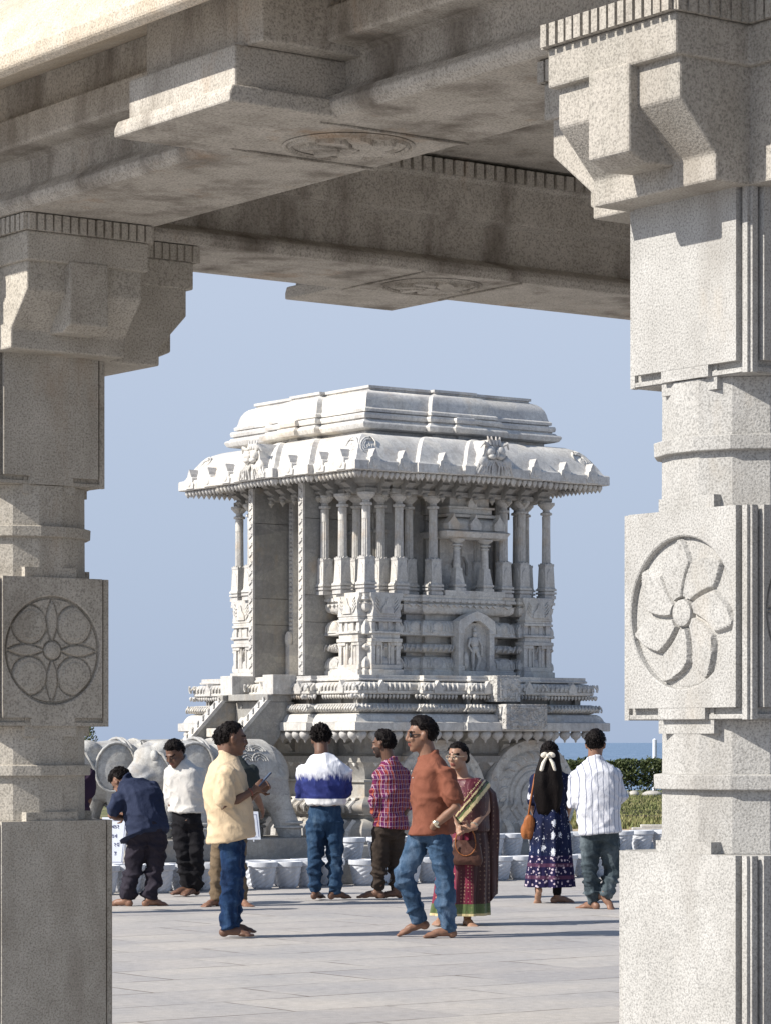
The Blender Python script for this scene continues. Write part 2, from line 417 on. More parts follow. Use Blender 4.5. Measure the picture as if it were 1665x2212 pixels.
# ------------------------------------------------------------------ ground, lawn, sea
def paving():
    t = NT('paving'); v = t.map(rot=(0, 0, -RZ))
    b = t.n('ShaderNodeTexBrick'); t.l(v, b.inputs['Vector']); b.offset = .37
    b.inputs['Scale'].default_value = 1; b.inputs['Brick Width'].default_value = 1.7; b.inputs['Row Height'].default_value = .78
    b.inputs['Mortar Size'].default_value = .010; b.inputs['Mortar Smooth'].default_value = .3; b.inputs['Bias'].default_value = 0
    b.inputs['Color1'].default_value = (.0, .0, .0, 1); b.inputs['Color2'].default_value = (1, 1, 1, 1); b.inputs['Mortar'].default_value = (.5, .5, .5, 1)
    tone = t.ramp(b.outputs['Color'], [(0, (.385, .37, .365)), (.5, (.42, .405, .395)), (1, (.45, .43, .41))])
    n1 = t.noise(.9, 5, .6); n2 = t.noise(14, 4, .6); n3 = t.noise(120, 2)
    col = t.mix(1, tone, t.ramp(n1, [(.25, (.80, .81, .84)), (.75, (1.12, 1.08, 1.02))]), 'MULTIPLY')
    col = t.mix(1, col, t.ramp(n2, [(.3, .86), (.7, 1.1)]), 'MULTIPLY')
    col = t.mix(1, col, t.ramp(n3, [(.35, .82), (.6, 1.06)]), 'MULTIPLY')
    brk = t.ramp(t.noise(1.6, 3, .6), [(.44, .05), (.56, .95)])
    sp_ = t.noise(3.2, 6, .75, dist=.6); col = t.mix(t.math('MULTIPLY', t.ramp(sp_, [(.60, 0), (.70, 1)]), .35), col, (.26, .235, .21))
    fac = t.math('MULTIPLY', b.outputs['Fac'], brk)
    col = t.mix(fac, col, (.11, .085, .06))
    h = t.math('SUBTRACT', t.math('ADD', t.math('MULTIPLY', n2, .4), t.math('MULTIPLY', b.outputs['Color'], .12)), t.math('MULTIPLY', b.outputs['Fac'], .9))
    return t.done(col, .7, t.bump(h, .008), .3)
M['paving'] = paving()
g = MB(); g.add([(-60, -30, 0), (60, -30, 0), (60, 50, 0), (-60, 50, 0)], [(0, 1, 2, 3)])
tag(g.build('pavement', M['paving']), kind='structure')
t = NT('grass'); n1 = t.noise(.5, 5, .65); n2 = t.noise(9, 3, .7)
col = t.ramp(n1, [(.3, (.09, .115, .045)), (.55, (.19, .19, .09)), (.75, (.33, .27, .17))]); col = t.mix(1, col, t.ramp(n2, [(.3, .5), (.7, 1.3)]), 'MULTIPLY')
M['grass'] = t.done(col, .9, t.bump(n2, .06))
t = NT('sand'); col = t.ramp(t.noise(3, 6, .7), [(.3, (.30, .22, .13)), (.7, (.50, .42, .30))]); M['sand'] = t.done(col, .95, t.bump(t.noise(7, 5), .05))
g = MB(); g.add([(-200, 50, -.01), (200, 50, -.01), (200, 61, -.01), (-200, 61, -.01)], [(0, 1, 2, 3)])
tag(g.build('sandy_ground', M['sand']), kind='structure')
g = MB(); g.add([(-200, 61, -.012), (200, 61, -.012), (200, 96, -.012), (-200, 96, -.012), (200, 100, -3), (-200, 100, -3)], [(0, 1, 2, 3), (3, 2, 4, 5)])
tag(g.build('lawn', M['grass']), kind='structure')
bl = MB(); rr = random.Random(3)
for i in range(26000):
    x = rr.uniform(3, 10); y = rr.uniform(58, 84) if rr.random() < .92 else rr.uniform(53, 58)
    h = rr.uniform(.04, .12); a = rr.uniform(0, pi); w_ = rr.uniform(.02, .05); lx, ly = rr.uniform(-.05, .05), rr.uniform(-.05, .05)
    bl.add([(x-w_*cos(a), y-w_*sin(a), -.01), (x+w_*cos(a), y+w_*sin(a), -.01), (x+lx, y+ly, h)], [(0, 1, 2)])
t = NT('grass_blades'); col = t.ramp(t.noise(.7, 4), [(.35, (.11, .135, .045)), (.55, (.19, .19, .08)), (.72, (.33, .28, .17))]); M['blades'] = t.done(col, .8)
tag(bl.build('grass', M['blades']), 'rough half dry grass on the lawn in front of the hedge', 'grass', kind='stuff')
t = NT('sea_water'); nn_ = t.noise(1, 5, .6, vec=t.map(scale=(.35, .08, 1))); M['sea'] = t.done(t.ramp(nn_, [(.3, (.10, .17, .27)), (.7, (.20, .28, .40))]), .55, t.bump(t.noise(1, 4, .6, vec=t.map(scale=(.8, .22, 1))), .5), .3)
g = MB(); g.add([(-6000, 97, -2.6), (6000, 97, -2.6), (12000, 16000, -2.6), (-12000, 16000, -2.6)], [(0, 1, 2, 3)])
tag(g.build('sea', M['sea']), kind='structure')
# ------------------------------------------------------------------ the carved stone chariot
def marble(name, c1, c2, dirt=.45, carve=0, bmp=.006, vein=.25):
    t = NT(name)
    n1 = t.noise(2.2, 5, .6); n2 = t.noise(22, 4, .6); n3 = t.noise(90, 2)
    col = t.ramp(n1, [(.3, c1), (.7, c2)])
    col = t.mix(1, col, t.ramp(n2, [(.3, .84), (.7, 1.08)]), 'MULTIPLY')
    col = t.mix(.6, col, t.ramp(n3, [(.35, .75), (.6, 1.08)]), 'MULTIPLY')
    vn = t.noise(1.4, 6, .7, dist=1.6); v2 = t.math('ABSOLUTE', t.math('SUBTRACT', vn, .5))
    col = t.mix(t.math('MULTIPLY', t.ramp(v2, [(0, 1), (.035, 0)]), vein), col, (.24, .235, .23))
    st = t.noise(1, 5, .65, vec=t.map(scale=(4.5, 4.5, 1.1)))
    col = t.mix(t.math('MULTIPLY', t.ramp(st, [(.52, 0), (.75, 1)]), dirt), col, (.25, .215, .175))
    cell = t.voro(1.9, vec=t.map(scale=(1, 1, 2.2)), out=1, rnd=1); bt = t.n('ShaderNodeRGBToBW'); t.l(cell, bt.inputs[0])      # tone differs from block to block
    col = t.mix(1, col, t.ramp(bt.outputs[0], [(.1, (.80, .80, .82)), (.5, (.97, .97, .97)), (.9, (1.08, 1.06, 1.02))]), 'MULTIPLY')
    s2 = t.noise(1, 5, .7, vec=t.map(scale=(16, 16, 1.6), loc=(2, 4, 0)))
    col = t.mix(t.math('MULTIPLY', t.ramp(s2, [(.54, 0), (.68, 1)]), dirt*.8), col, (.27, .24, .205))
    wm = t.noise(1.5, 4, .7, vec=t.map(loc=(5, 2, 9)))
    col = t.mix(t.math('MULTIPLY', t.ramp(wm, [(.56, 0), (.72, 1)]), .45), col, (.48, .35, .22))
    h = t.math('ADD', t.math('MULTIPLY', n2, .35), t.math('MULTIPLY', n3, .25)); nb = t.bump(h, bmp)
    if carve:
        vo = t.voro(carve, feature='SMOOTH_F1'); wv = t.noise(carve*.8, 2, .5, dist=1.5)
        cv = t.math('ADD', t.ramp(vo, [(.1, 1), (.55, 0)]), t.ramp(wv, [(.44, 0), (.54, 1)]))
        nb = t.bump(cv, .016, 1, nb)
        col = t.mix(1, col, t.ramp(cv, [(.0, .86), (.5, 1.0)]), 'MULTIPLY')  # shade of the carved hollows put into the colour
    return t.done(col, .75, nb, .3)
M['marble'] = marble('marble', (.54, .525, .50), (.65, .635, .605))
M['marble_carved'] = marble('marble_carved', (.51, .495, .47), (.62, .605, .575), .5, 13)
M['marble_roof'] = marble('marble_roof', (.59, .575, .55), (.70, .685, .655), .3)
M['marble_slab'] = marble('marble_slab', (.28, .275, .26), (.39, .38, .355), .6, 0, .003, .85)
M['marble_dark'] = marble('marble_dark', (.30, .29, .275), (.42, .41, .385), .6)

CC = V((.086, 42.07, 0))
ch = empty('stone_chariot', 'pale grey carved stone chariot shrine with domed roof, slender columns and big stone wheels', 'stone chariot', CC, RZ)

def plan(h, steps=()):
    """square of half size h with centred projections [(half width, extra)]"""
    side = [(-h, 0)]; e = 0
    for s, x in steps: side += [(-s, e), (-s, e+x)]; e += x
    for s, x in reversed(steps): side += [(s, e), (s, e-x)]; e -= x
    out = []
    for k in range(4):
        c, s_ = (1, 0, -1, 0)[k], (0, 1, 0, -1)[k]
        for u, o in side:
            x, y = u, -(h+o); out.append((x*c-y*s_, x*s_+y*c))
    r = []
    for p in out:
        if not r or (V(p)-V(r[-1])).length > 1e-6: r.append(p)
    return r
def arc(o0, z0, o1, z1, bul, n=5):
    """curved run of profile from (o0,z0) to (o1,z1) bulging outwards by bul"""
    dx, dz = o1-o0, z1-z0; L = math.hypot(dx, dz); nx, nz = dz/L, -dx/L
    return [(o0+dx*i/n+nx*bul*sin(pi*i/n), z0+dz*i/n+nz*bul*sin(pi*i/n)) for i in range(n+1)]
def along(pl, off, step, fn, start=.5):
    """call fn(matrix, i) at even spacing on each side of a plan"""
    n = len(pl)
    for i in range(n):
        p, q = V(pl[i]), V(pl[(i+1) % n]); e = (q-p); L = e.length; e /= L; nr = V((e.y, -e.x))
        k = int(round(L/step))
        if k < 1: continue
        for j in range(k):
            c = p+e*(L*(j+start)/k)+nr*off
            fn(Matrix(((e.x, -nr.x, 0, c.x), (e.y, -nr.y, 0, c.y), (0, 0, 1, 0), (0, 0, 0, 1))), L/k)
ST = [(1.15, .10), (.42, .09)]
base = plan(2.14, ST)
# platform courses
pf = MB()
pf.ring([(-.3, 1.70), (.05, 1.70), (.06, 1.71), (.06, 1.815), (.045, 1.82)], base, cap1=False)
pf.ring([(.02, 1.822)] + arc(.0, 1.835, -.16, 1.935, .045), base, cap1=False)
pf.build('lower_plate', M['marble'], ch, smooth=35)
rp = MB(); rp.ring([(-.17, 1.936)] + arc(-.13, 1.94, -.13, 2.07, .085, 8) + [(-.18, 2.065)], base, cap0=False, cap1=False)
rp.build('rope_moulding', M['marble'], ch, smooth=40)
rg = MB()
def rib(m, st):
    s = rg.m; rg.m = m
    for k in range(2):
        a = -st/2+st/2*k
        rg.tube([(a-.02, -.065, 1.965), (a-.004, -.088, 1.99), (a+.012, -.092, 2.02), (a+.032, -.06, 2.055)], .015, 5, False)
    rg.m = s
along(base, -.135, .12, rib)
rg.build('rope_twist', M['marble'], ch, smooth=True)
c2 = MB()
c2.ring([(-.22, 2.06), (-.30, 2.065), (-.30, 2.19), (-.2, 2.195)], base, cap0=False, cap1=False)
def post(m, st):
    s = c2.m; c2.m = m; c2.box(-.03, .03, -.04, .05, 2.066, 2.19); c2.m = s
along(base, -.30, .5, post)
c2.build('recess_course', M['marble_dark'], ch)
c3 = MB()
c3.ring([(-.35, 2.194), (-.12, 2.196), (-.105, 2.21), (-.105, 2.24)] + arc(-.12, 2.245, -.20, 2.365, .045) + [(-.24, 2.37)], base, cap0=False, cap1=False)
def leaf(m, st):
    s = c3.m; c3.m = m; c3.tube([(-.01, -.005, 2.25), (.0, -.010, 2.29), (.025, .03, 2.345)], .017, 5, False); c3.m = s
along(base, -.105, .085, leaf)
def gav(m, st):
    s = c3.m; c3.m = m
    c3.prism([(-.07, 2.21), (.07, 2.21), (.075, 2.27), (.04, 2.33), (0, 2.385), (-.04, 2.33), (-.075, 2.27)], 'y', -.025, .08); c3.m = s
along(base, -.11, .75, gav)
c3.build('cornice', M['marble'], ch, smooth=35)
dr = MB()
def drip(m, st):
    s = dr.m; dr.m = m; dr.lathe([(.012, 2.196), (.026, 2.18), (.022, 2.155), (.003, 2.128)], 6); dr.m = s
along(base, -.145, .062, drip); dr.build('bead_fringe', M['marble'], ch, smooth=True)
tp = MB(); tp.ring([(-.24, 2.372), (-.17, 2.375), (-.165, 2.40), (-.185, 2.41), (-.185, 2.452)], base, cap0=False)
tp.build('floor_slab', M['marble'], ch, bevel=.005)
# the two carved blocks that break the courses on the shaded side
bk = MB()
bk.box(.05, .46, -2.36, -2.0, 2.10, 2.46); bk.box(.10, .41, -2.375, -2.35, 2.14, 2.42)
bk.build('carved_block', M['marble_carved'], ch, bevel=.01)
bk = MB()
bk.box(.10, .82, -2.50, -2.0, 1.72, 2.068); bk.box(.17, .75, -2.515, -2.45, 1.76, 2.03)
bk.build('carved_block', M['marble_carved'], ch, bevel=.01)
# pendants under the lower plate, each one a part
pend = None; cnt = 0
dmesh = MB().lathe([(.02, 0), (.062, -.004), (.078, -.03), (.080, -.055), (.062, -.092), (.03, -.115), (.017, -.13), (.012, -.152), (.003, -.162)], 12).mesh('pendant', M['marble'], True)
n = len(base)
for i in range(n):
    p, q = V(base[i]), V(base[(i+1) % n]); e = q-p; L = e.length; e /= L; nr = V((e.y, -e.x))
    mid = (p+q)/2
    if mid.y > 2.0 or mid.x > 2.0: continue
    k = int(round(L/.205))
    for j in range(max(k, 0)):
        c = p+e*(L*(j+.5)/k)-nr*.03
        o = bpy.data.objects.new('pendant', dmesh); COL.objects.link(o); o.parent = ch; o.location = (c.x, c.y, 1.702)

# undercarriage
uc = MB(); up_ = plan(1.62, [(1.0, .08)])
uc.ring([(.30, .0), (.30, .16), (.22, .18), (.22, .22)] + arc(.2, .23, .05, .50, .07) + [(0, .52), (0, .56), (.08, .57)] + arc(.08, .58, .08, .78, .10, 7) +
        [(.05, .80), (.02, .82), (.02, 1.0), (.06, 1.01), (.06, 1.04), (.0, 1.05), (.02, 1.14), (.10, 1.26), (.12, 1.28), (.12, 1.36), (.04, 1.37), (.0, 1.4), (0, 1.71)], up_)
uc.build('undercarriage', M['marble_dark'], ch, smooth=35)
um = MB()
def fl1(m, st):
    s = um.m; um.m = m
    um.tube([(-st*.3, -.03, .61), (-st*.1, -.075, .68), (st*.2, -.03, .76)], st*.17, 6, False)
    um.prism([(-st*.42, .80), (0, .735), (st*.42, .80)], 'y', -.02, .04)
    um.m = s
along(up_, .12, .17, fl1)
def fl2(m, st):
    s = um.m; um.m = m; um.tube([(0, -.04, .24), (0, -.035, .34), (0, .08, .47)], st*.28, 6, False)
    um.prism([(-st*.4, 1.36), (-st*.4, 1.30), (0, 1.22), (st*.4, 1.30), (st*.4, 1.36)], 'y', .06, .10); um.m = s
along(up_, .17, .24, fl2)
um.build('leaf_course', M['marble'], ch, smooth=30)
br = MB()
def brk(m, st):
    s = br.m; br.m = m
    br.prism([(-.5, 1.38), (-.02, 1.38), (-.06, 1.5), (-.30, 1.55), (-.34, 1.69), (-.5, 1.69)], 'y', 0, .1); br.m = s
br = MB()
br.add([(a, b, c) for a in (-.06, .06) for b, c in ((.10, 1.38), (-.03, 1.42), (-.10, 1.52), (-.05, 1.56), (-.26, 1.68), (.10, 1.69))],
       [(0, 1, 2, 3, 4, 5), (11, 10, 9, 8, 7, 6)] + [(i, 6+i, 6+(i+1) % 6, (i+1) % 6) for i in range(6)])
bme = br.mesh('bracket', M['marble_dark'])
def put_part(name, me):
    def f(m, st):
        if m.translation.x > 1.45 or m.translation.y > 1.45: return
        o = bpy.data.objects.new(name, me); COL.objects.link(o); o.parent = ch; o.matrix_local = m
    return f
along(up_, 0, .62, put_part('bracket', bme))

# wheels
def wheel(x, side):
    w_ = bpy.data.objects.new('wheel', None); COL.objects.link(w_); w_.parent = ch; w_.location = (x, side*1.72, .80)
    w_.rotation_euler = (pi/2*(1 if side < 0 else -1), 0, 0)
    b = MB()
    b.lathe([(.76, -.10), (.785, -.09), (.79, .08), (.775, .11), (.66, .115), (.645, .10), (.63, .10), (.60, .13), (.47, .145), (.455, .12), (.44, .12), (.425, .150), (.40, .155), (.385, .13), (.36, .13), (.345, .155), (.27, .165), (.255, .14), (.24, .14)], 64)
    tyre = b.build('rim', M['marble'], w_, smooth=40)
    r = MB()
    for k in range(24):
        a = 2*pi*k/24
        r.tube([(.49*cos(a), .49*sin(a), .142), (.58*cos(a+.06), .58*sin(a+.06), .137), (.615*cos(a+.16), .615*sin(a+.16), .125)], [.012, .02, .009], 5, False)
    for k in range(14):
        a = 2*pi*k/14+.1; r.ell((.71*cos(a), .71*sin(a), .112), (.045, .03, .016), 8, 6, Matrix.Rotation(a+.6, 3, 'Z'))
    r.build('carving', M['marble'], w_, smooth=True)
    h = MB(); h.lathe([(.24, .10), (.235, .16), (.19, .20), (.15, .205), (.14, .27), (.11, .30), (.10, .36), (.05, .38), (.01, .385)], 32)
    h.build('hub', M['marble'], w_, smooth=40)
    return w_
w0 = wheel(1.10, -1)
for x, sd_ in ((-.50, -1), (1.10, 1), (-.50, 1)):
    c = copy_tree(w0, ch); c.location = (x, sd_*1.72, .8); c.rotation_euler = (pi/2*(1 if sd_ < 0 else -1), 0, 0)

# base wall of the shrine (stepped plan with deep recesses between the piers)
def side_plan(spec):
    out = []
    for k in range(4):
        c, s_ = (1, 0, -1, 0)[k], (0, 1, 0, -1)[k]
        for u, o in spec[k]: x, y = u, -o; out.append((x*c-y*s_, x*s_+y*c))
    r = []
    for p in out:
        if not r or (V(p)-V(r[-1])).length > 1e-6: r.append(p)
    return r
E = 1.57
sp_ = [(-E, E), (-1.07, E), (-1.07, 1.34), (-.90, 1.34), (-.90, E-.04), (-.62, E-.04), (-.62, E+.02), (.62, E+.02), (.62, E-.04), (.90, E-.04), (.90, 1.34), (1.07, 1.34), (1.07, E)]
dp_ = [(-E, E), (-1.07, E), (-1.07, 1.34), (-1.0, 1.34), (-1.0, E-.04), (-.70, E-.04), (-.70, .9), (.70, .9), (.70, E-.04), (1.0, E-.04), (1.0, 1.34), (1.07, 1.34), (1.07, E)]
bp = side_plan([sp_, sp_, sp_, dp_])
bw = MB()
bw.ring([(.075, 2.452), (.075, 2.52), (.055, 2.53), (.055, 2.555)] + arc(.065, 2.56, -.01, 2.72, .03) + [(-.03, 2.725), (-.09, 2.73), (-.09, 2.775)] + arc(-.01, 2.78, -.01, 2.90, .075, 7) +
        [(-.08, 2.905), (-.11, 2.91), (-.11, 3.0), (.05, 3.005), (.075, 3.015), (.07, 3.045)] + arc(.065, 3.05, -.0, 3.215, .025) + [(-.03, 3.22), (-.09, 3.225), (-.09, 3.30)] +
        arc(-.03, 3.305, .06, 3.42, .035) + [(.07, 3.43), (.04, 3.44), (.04, 3.475), (.08, 3.48), (.08, 3.515), (.065, 3.52), (.075, 3.565)], bp)
bw.build('base_wall', M['marble'], ch, smooth=35)
# petal bowls, leaf arches and dentils of the base wall
pt = MB()
def petal(m, st):
    s = pt.m; pt.m = m
    pt.ell((0, .02, 3.375), (st*.40, .03, .065), 10, 8)
    pt.prism([(-st*.5, 3.44), (-st*.28, 3.425), (0, 3.40), (st*.28, 3.425), (st*.5, 3.44)][::-1], 'y', -.06, .0)
    pt.box(-st*.3, st*.3, -.058, -.03, 3.472, 3.518)
    pt.m = s
along(bp, .03, .115, petal); pt.build('petal_course', M['marble'], ch, smooth=30)
la = MB()
if True:
    la.ell((0, .02, 3.12), (.085, .035, .09), 12, 8); la.prism([(-.12, 3.045), (.12, 3.045), (.10, 3.075), (-.10, 3.075)], 'y', -.01, .06)
    la.ell((0, .03, 2.63), (.10, .035, .08), 12, 8)
    for k in (-1, 1):
        for q_ in (0, 1): la.tube([(k*(.14+.05*q_), .0, 2.575), (k*(.135+.05*q_), .005, 2.63), (k*(.12+.05*q_), .05, 2.70)], .011, 5, False); la.tube([(k*(.13+.05*q_), .0, 3.06), (k*(.125+.05*q_), .005, 3.12), (k*(.12+.05*q_), .05, 3.19)], .011, 5, False)
    for k in range(5): la.tube([(-.2+k*.09, .0, 2.80), (-.18+k*.09, -.012, 2.84), (-.155+k*.09, .0, 2.885)], .012, 5, False)
lam = la.mesh('leaf_arch', M['marble'], 40)
along(bp, .075, .46, put_part('leaf_arch', lam))

# pier fronts at the corners
def pier(cx, cy, rot, wd=.235):
    p = MB(); p.m = Matrix.Translation((cx, cy, 0)) @ Matrix.Rotation(rot, 4, 'Z')     # front towards -y
    p.box(-wd-.03, wd+.03, -.05, .18, 2.455, 2.535); p.box(-wd-.01, wd+.01, -.02, .18, 2.536, 2.60)
    for k, x in enumerate((-wd+.03, -.115, .115, wd-.03)):
        hw = .034 if k in (0, 3) else .03
        p.box(x-hw, x+hw, -.01 if k in (0, 3) else .004, .16, 2.60, 2.90)
        p.box(x-hw-.012, x+hw+.012, -.02, .16, 2.86, 2.905)
    p.box(-wd+.02, wd-.02, .05, .16, 2.60, 2.90)
    p.box(-.075, -.045, .0, .1, 2.6, 2.9); p.box(.045, .075, .0, .1, 2.6, 2.9)
    p.box(-wd-.02, wd+.02, -.035, .18, 2.905, 2.955); p.box(-wd+.01, wd-.01, -.015, .16, 2.956, 3.02)
    p.box(-wd-.025, wd+.025, -.045, .18, 3.02, 3.05)
    for x in (-wd+.035, -.07, .07, wd-.035): p.box(x-.035, x+.035, -.005, .15, 3.05, 3.18)
    p.box(-wd+.03, wd-.03, .05, .14, 3.05, 3.18)
    p.box(-wd-.01, wd+.01, -.03, .17, 3.18, 3.215); p.box(-wd+.01, wd-.01, -.02, .16, 3.216, 3.25); p.box(-wd, wd, -.03, .17, 3.25, 3.275)
    p.prism([(-wd, 3.275), (wd, 3.275), (wd-.02, 3.36), (wd-.01, 3.45), (wd+.035, 3.52), (wd+.03, 3.575), (-wd-.03, 3.575), (-wd-.035, 3.52), (-wd+.01, 3.45), (-wd+.02, 3.36)], 'y', -.03, .12)
    o = p.build('pier', M['marble'], ch, bevel=.004, seg=1)
    q = MB(); q.m = p.m
    q.prism([(-.10, 3.29), (.10, 3.29), (.085, 3.36), (.03, 3.42), (0, 3.50), (-.03, 3.42), (-.085, 3.36)], 'y', -.05, -.02)
    for s in (-1, 1):
        for k in range(4): q.tube([(s*.12, -.035, 3.30+k*.05), (s*.16, -.04, 3.34+k*.05), (s*(.20-.01*k), -.035, 3.40+k*.04)], .012, 5, False)
    q.build('leaf_crest', M['marble'], o, smooth=30)
for a, rot in ((0, 0), (1, pi/2), (2, pi), (3, -pi/2)):
    for s in (-1, 1):
        c = Matrix.Rotation(rot, 3, 'Z') @ V((s*1.31, -1.66, 0)); pier(c.x, c.y, rot)

# niches with figures
def figure(mb, c, h, rot=0):
    """low relief of a standing figure with one bent leg and a raised arm, facing -y"""
    s = mb.m; mb.m = s @ Matrix.Translation(c) @ Matrix.Rotation(rot, 4, 'Z'); k = h
    mb.ell((0, -.02*k, .86*k), (.06*k, .055*k, .075*k), 10, 8); mb.lathe([(.055*k, .92*k), (.04*k, .98*k), (.01*k, 1.03*k)], 8, (0, -.02*k))
    mb.ell((0, 0, .66*k), (.12*k, .07*k, .14*k), 10, 8); mb.ell((.01*k, 0, .50*k), (.11*k, .08*k, .09*k), 10, 8)
    mb.tube([(-.05*k, 0, .46*k), (-.07*k, -.03*k, .25*k), (-.05*k, -.01*k, .03*k)], [.055*k, .045*k, .03*k], 8)
    mb.tube([(.06*k, 0, .46*k), (.11*k, -.05*k, .27*k), (.05*k, -.02*k, .04*k)], [.055*k, .045*k, .03*k], 8)
    mb.tube([(-.12*k, 0, .74*k), (-.19*k, -.02*k, .58*k), (-.12*k, -.05*k, .46*k)], [.035*k, .03*k, .025*k], 8)
    mb.tube([(.12*k, 0, .74*k), (.20*k, -.02*k, .60*k), (.18*k, -.04*k, .36*k)], [.035*k, .03*k, .025*k], 8)
    mb.m = s
def niche(rot):
    R = Matrix.Rotation(rot, 4, 'Z'); p = MB(); p.m = R @ Matrix.Translation((0.17, -1.72, 0))
    p.box(-.32, .32, -.05, .16, 2.455, 2.53); p.box(-.25, .25, .05, .16, 2.53, 3.2)
    for s in (-1, 1): p.box(s*.27-.04, s*.27+.04, -.035, .15, 2.53, 3.10); p.box(s*.27-.055, s*.27+.055, -.05, .15, 2.53, 2.60); p.box(s*.27-.055, s*.27+.055, -.05, .15, 3.04, 3.10)
    p.prism([(-.33, 3.10), (-.23, 3.09), (-.14, 3.17), (-.05, 3.22), (.05, 3.22), (.14, 3.17), (.23, 3.09), (.33, 3.10), (.31, 3.22), (.17, 3.30), (0, 3.36), (-.17, 3.30), (-.31, 3.22)], 'y', -.05, .12)
    o = p.build('niche', M['marble'], ch, bevel=.006)
    f = MB(); f.m = R @ Matrix.Translation((0.17, -1.72, 2.53)); figure(f, (0, .02, .0), .60)
    f.ell((-.17, .0, .14), (.05, .04, .13), 8, 6); f.build('relief_figure', M['marble'], o, smooth=True)
    # small shrine above it
    q = MB(); q.m = R @ Matrix.Translation((.22, -1.60, 0))
    q.box(-.52, .52, -.06, .5, 3.566, 3.64)
    q.ring([(0, 4.36), (.05, 4.38), (.07, 4.42), (.09, 4.45), (.06, 4.47), (.0, 4.475)], [(-.47, -.05), (.47, -.05), (.47, .5), (-.47, .5)])
    q.ring([(-.02, 4.476)] + arc(0, 4.48, -.12, 4.66, .05) + [(-.06, 4.665), (-.05, 4.70), (-.10, 4.72), (-.10, 4.78), (-.07, 4.785), (-.07, 4.81), (-.13, 4.82), (-.13, 4.99)], [(-.47, -.05), (.47, -.05), (.47, .5), (-.47, .5)])
    q.box(-.36, .36, .28, .5, 3.64, 4.36)
    o2 = q.build('upper_shrine', M['marble'], ch, smooth=35)
    g2 = MB(); g2.m = q.m
    for x in (-.40, -.02, .40):
        g2.prism([(x-.09, 4.48), (x+.09, 4.48), (x+.10, 4.56), (x+.04, 4.63), (x+.012, 4.66), (x, 4.71), (x-.012, 4.66), (x-.04, 4.63), (x-.10, 4.56)], 'y', -.10, .03)
    g2.prism([(-.08, 4.80), (.08, 4.80), (.07, 4.88), (.02, 4.94), (0, 5.02), (-.02, 4.94), (-.07, 4.88)], 'y', .0, .1)
    g2.build('leaf_crest', M['marble'], o2)
    for x in (-.25, .24):
        cpo = MB(); cpo.m = q.m @ Matrix.Translation((x, .04, 3.64)); small_col(cpo, .72, .085); cpo.build('colonnette', M['marble'], o2, smooth=40)
    f = MB(); f.m = q.m; figure(f, (-.03, .27, 3.66), .62); f.build('relief_figure', M['marble_dark'], o2, smooth=True)
def small_col(m, h, r):
    """square foot, tapering shaft, ring and flared capital"""
    def sq(a, b, z0, z1): m.lathe([(a*1.414, z0), (b*1.414, z1)], 4, ph=pi/4)
    sq(r*1.1, r*1.1, 0, .05*h); sq(r*.9, r*.9, .05*h, .09*h); sq(r*1.1, r*1.1, .09*h, .13*h); sq(r*.95, r*.62, .131*h, .40*h); sq(r*.68, r*.60, .401*h, .44*h)
    m.lathe([(r*.64, .44*h), (r*.56, .80*h), (r*.72, .81*h), (r*.72, .83*h), (r*.5, .84*h), (r*.5, .86*h), (r*.98, .87*h), (r*.98, .89*h), (r*.55, .90*h), (r*.8, .93*h), (r*1.3, .97*h), (r*1.35, 1.0*h)], 16, flute=0)
def big_col(m, h, r):
    def sq(a, b, z0, z1): m.lathe([(a*1.414, z0), (b*1.414, z1)], 4, ph=pi/4)
    sq(r*1.12, r*1.12, 0, .035*h); sq(r*.95, r*.95, .035*h, .05*h); sq(r*1.2, r*1.2, .05*h, .072*h); sq(r*.95, r*.95, .072*h, .085*h); sq(r*1.2, r*1.2, .085*h, .105*h); sq(r*1.1, r*1.0, .105*h, .12*h)
    sq(r*.98, r*.86, .12*h, .34*h)
    for k in range(4):
        s = m.m; m.m = s @ Matrix.Rotation(k*pi/2, 4, 'Z')
        m.prism([(-r*.9, .34*h), (r*.9, .34*h), (r*.9, .365*h), (r*.62, .355*h), (r*.35, .375*h), (0, .36*h), (-r*.35, .375*h), (-r*.62, .355*h), (-r*.9, .365*h)], 'y', -r*.93, -r*.7)
        m.prism([(-r*.6, .16*h), (r*.6, .16*h), (r*.5, .27*h), (0, .31*h), (-r*.5, .27*h)], 'y', -r*.99, -r*.8)
        m.m = s
    m.lathe([(r*.72, .34*h), (r*.66, .74*h)], 32, flute=.13)
    m.lathe([(r*.66, .74*h), (r*.68, .86*h), (r*.6, .862*h), (r*.6, .868*h), (r*.95, .875*h), (r*.95, .895*h), (r*.6, .905*h), (r*.55, .925*h), (r*.85, .94*h), (r*1.25, .97*h), (r*1.38, .975*h), (r*1.38, 1.0*h)], 20)
for rot in (0, pi/2, pi): niche(rot)
COLH = 1.36
bc = MB(); big_col(bc, COLH, .088); cme = bc.mesh('column', M['marble'], 40)
cols = [(s1*1.56, s2*1.56) for s1 in (-1, 1) for s2 in (-1, 1)]
for s in (-1.01, -.43, .80, 1.12): cols += [(s, -1.55), (-s, 1.55)]
for s in (-1.12, 1.12, -.70, .74): cols.append((-1.64, s))
for s in (-1.12, 1.12, -.55, .62): cols.append((1.53, s))
for s in (-1.13, -.66, .50, 1.24): cols.append((s, -1.30))
for s in (-1.0, .98): cols.append((-1.32, s))
for x, y in cols:
    o = bpy.data.objects.new('column', cme); COL.objects.link(o); o.parent = ch; o.location = (x, y, 3.568)
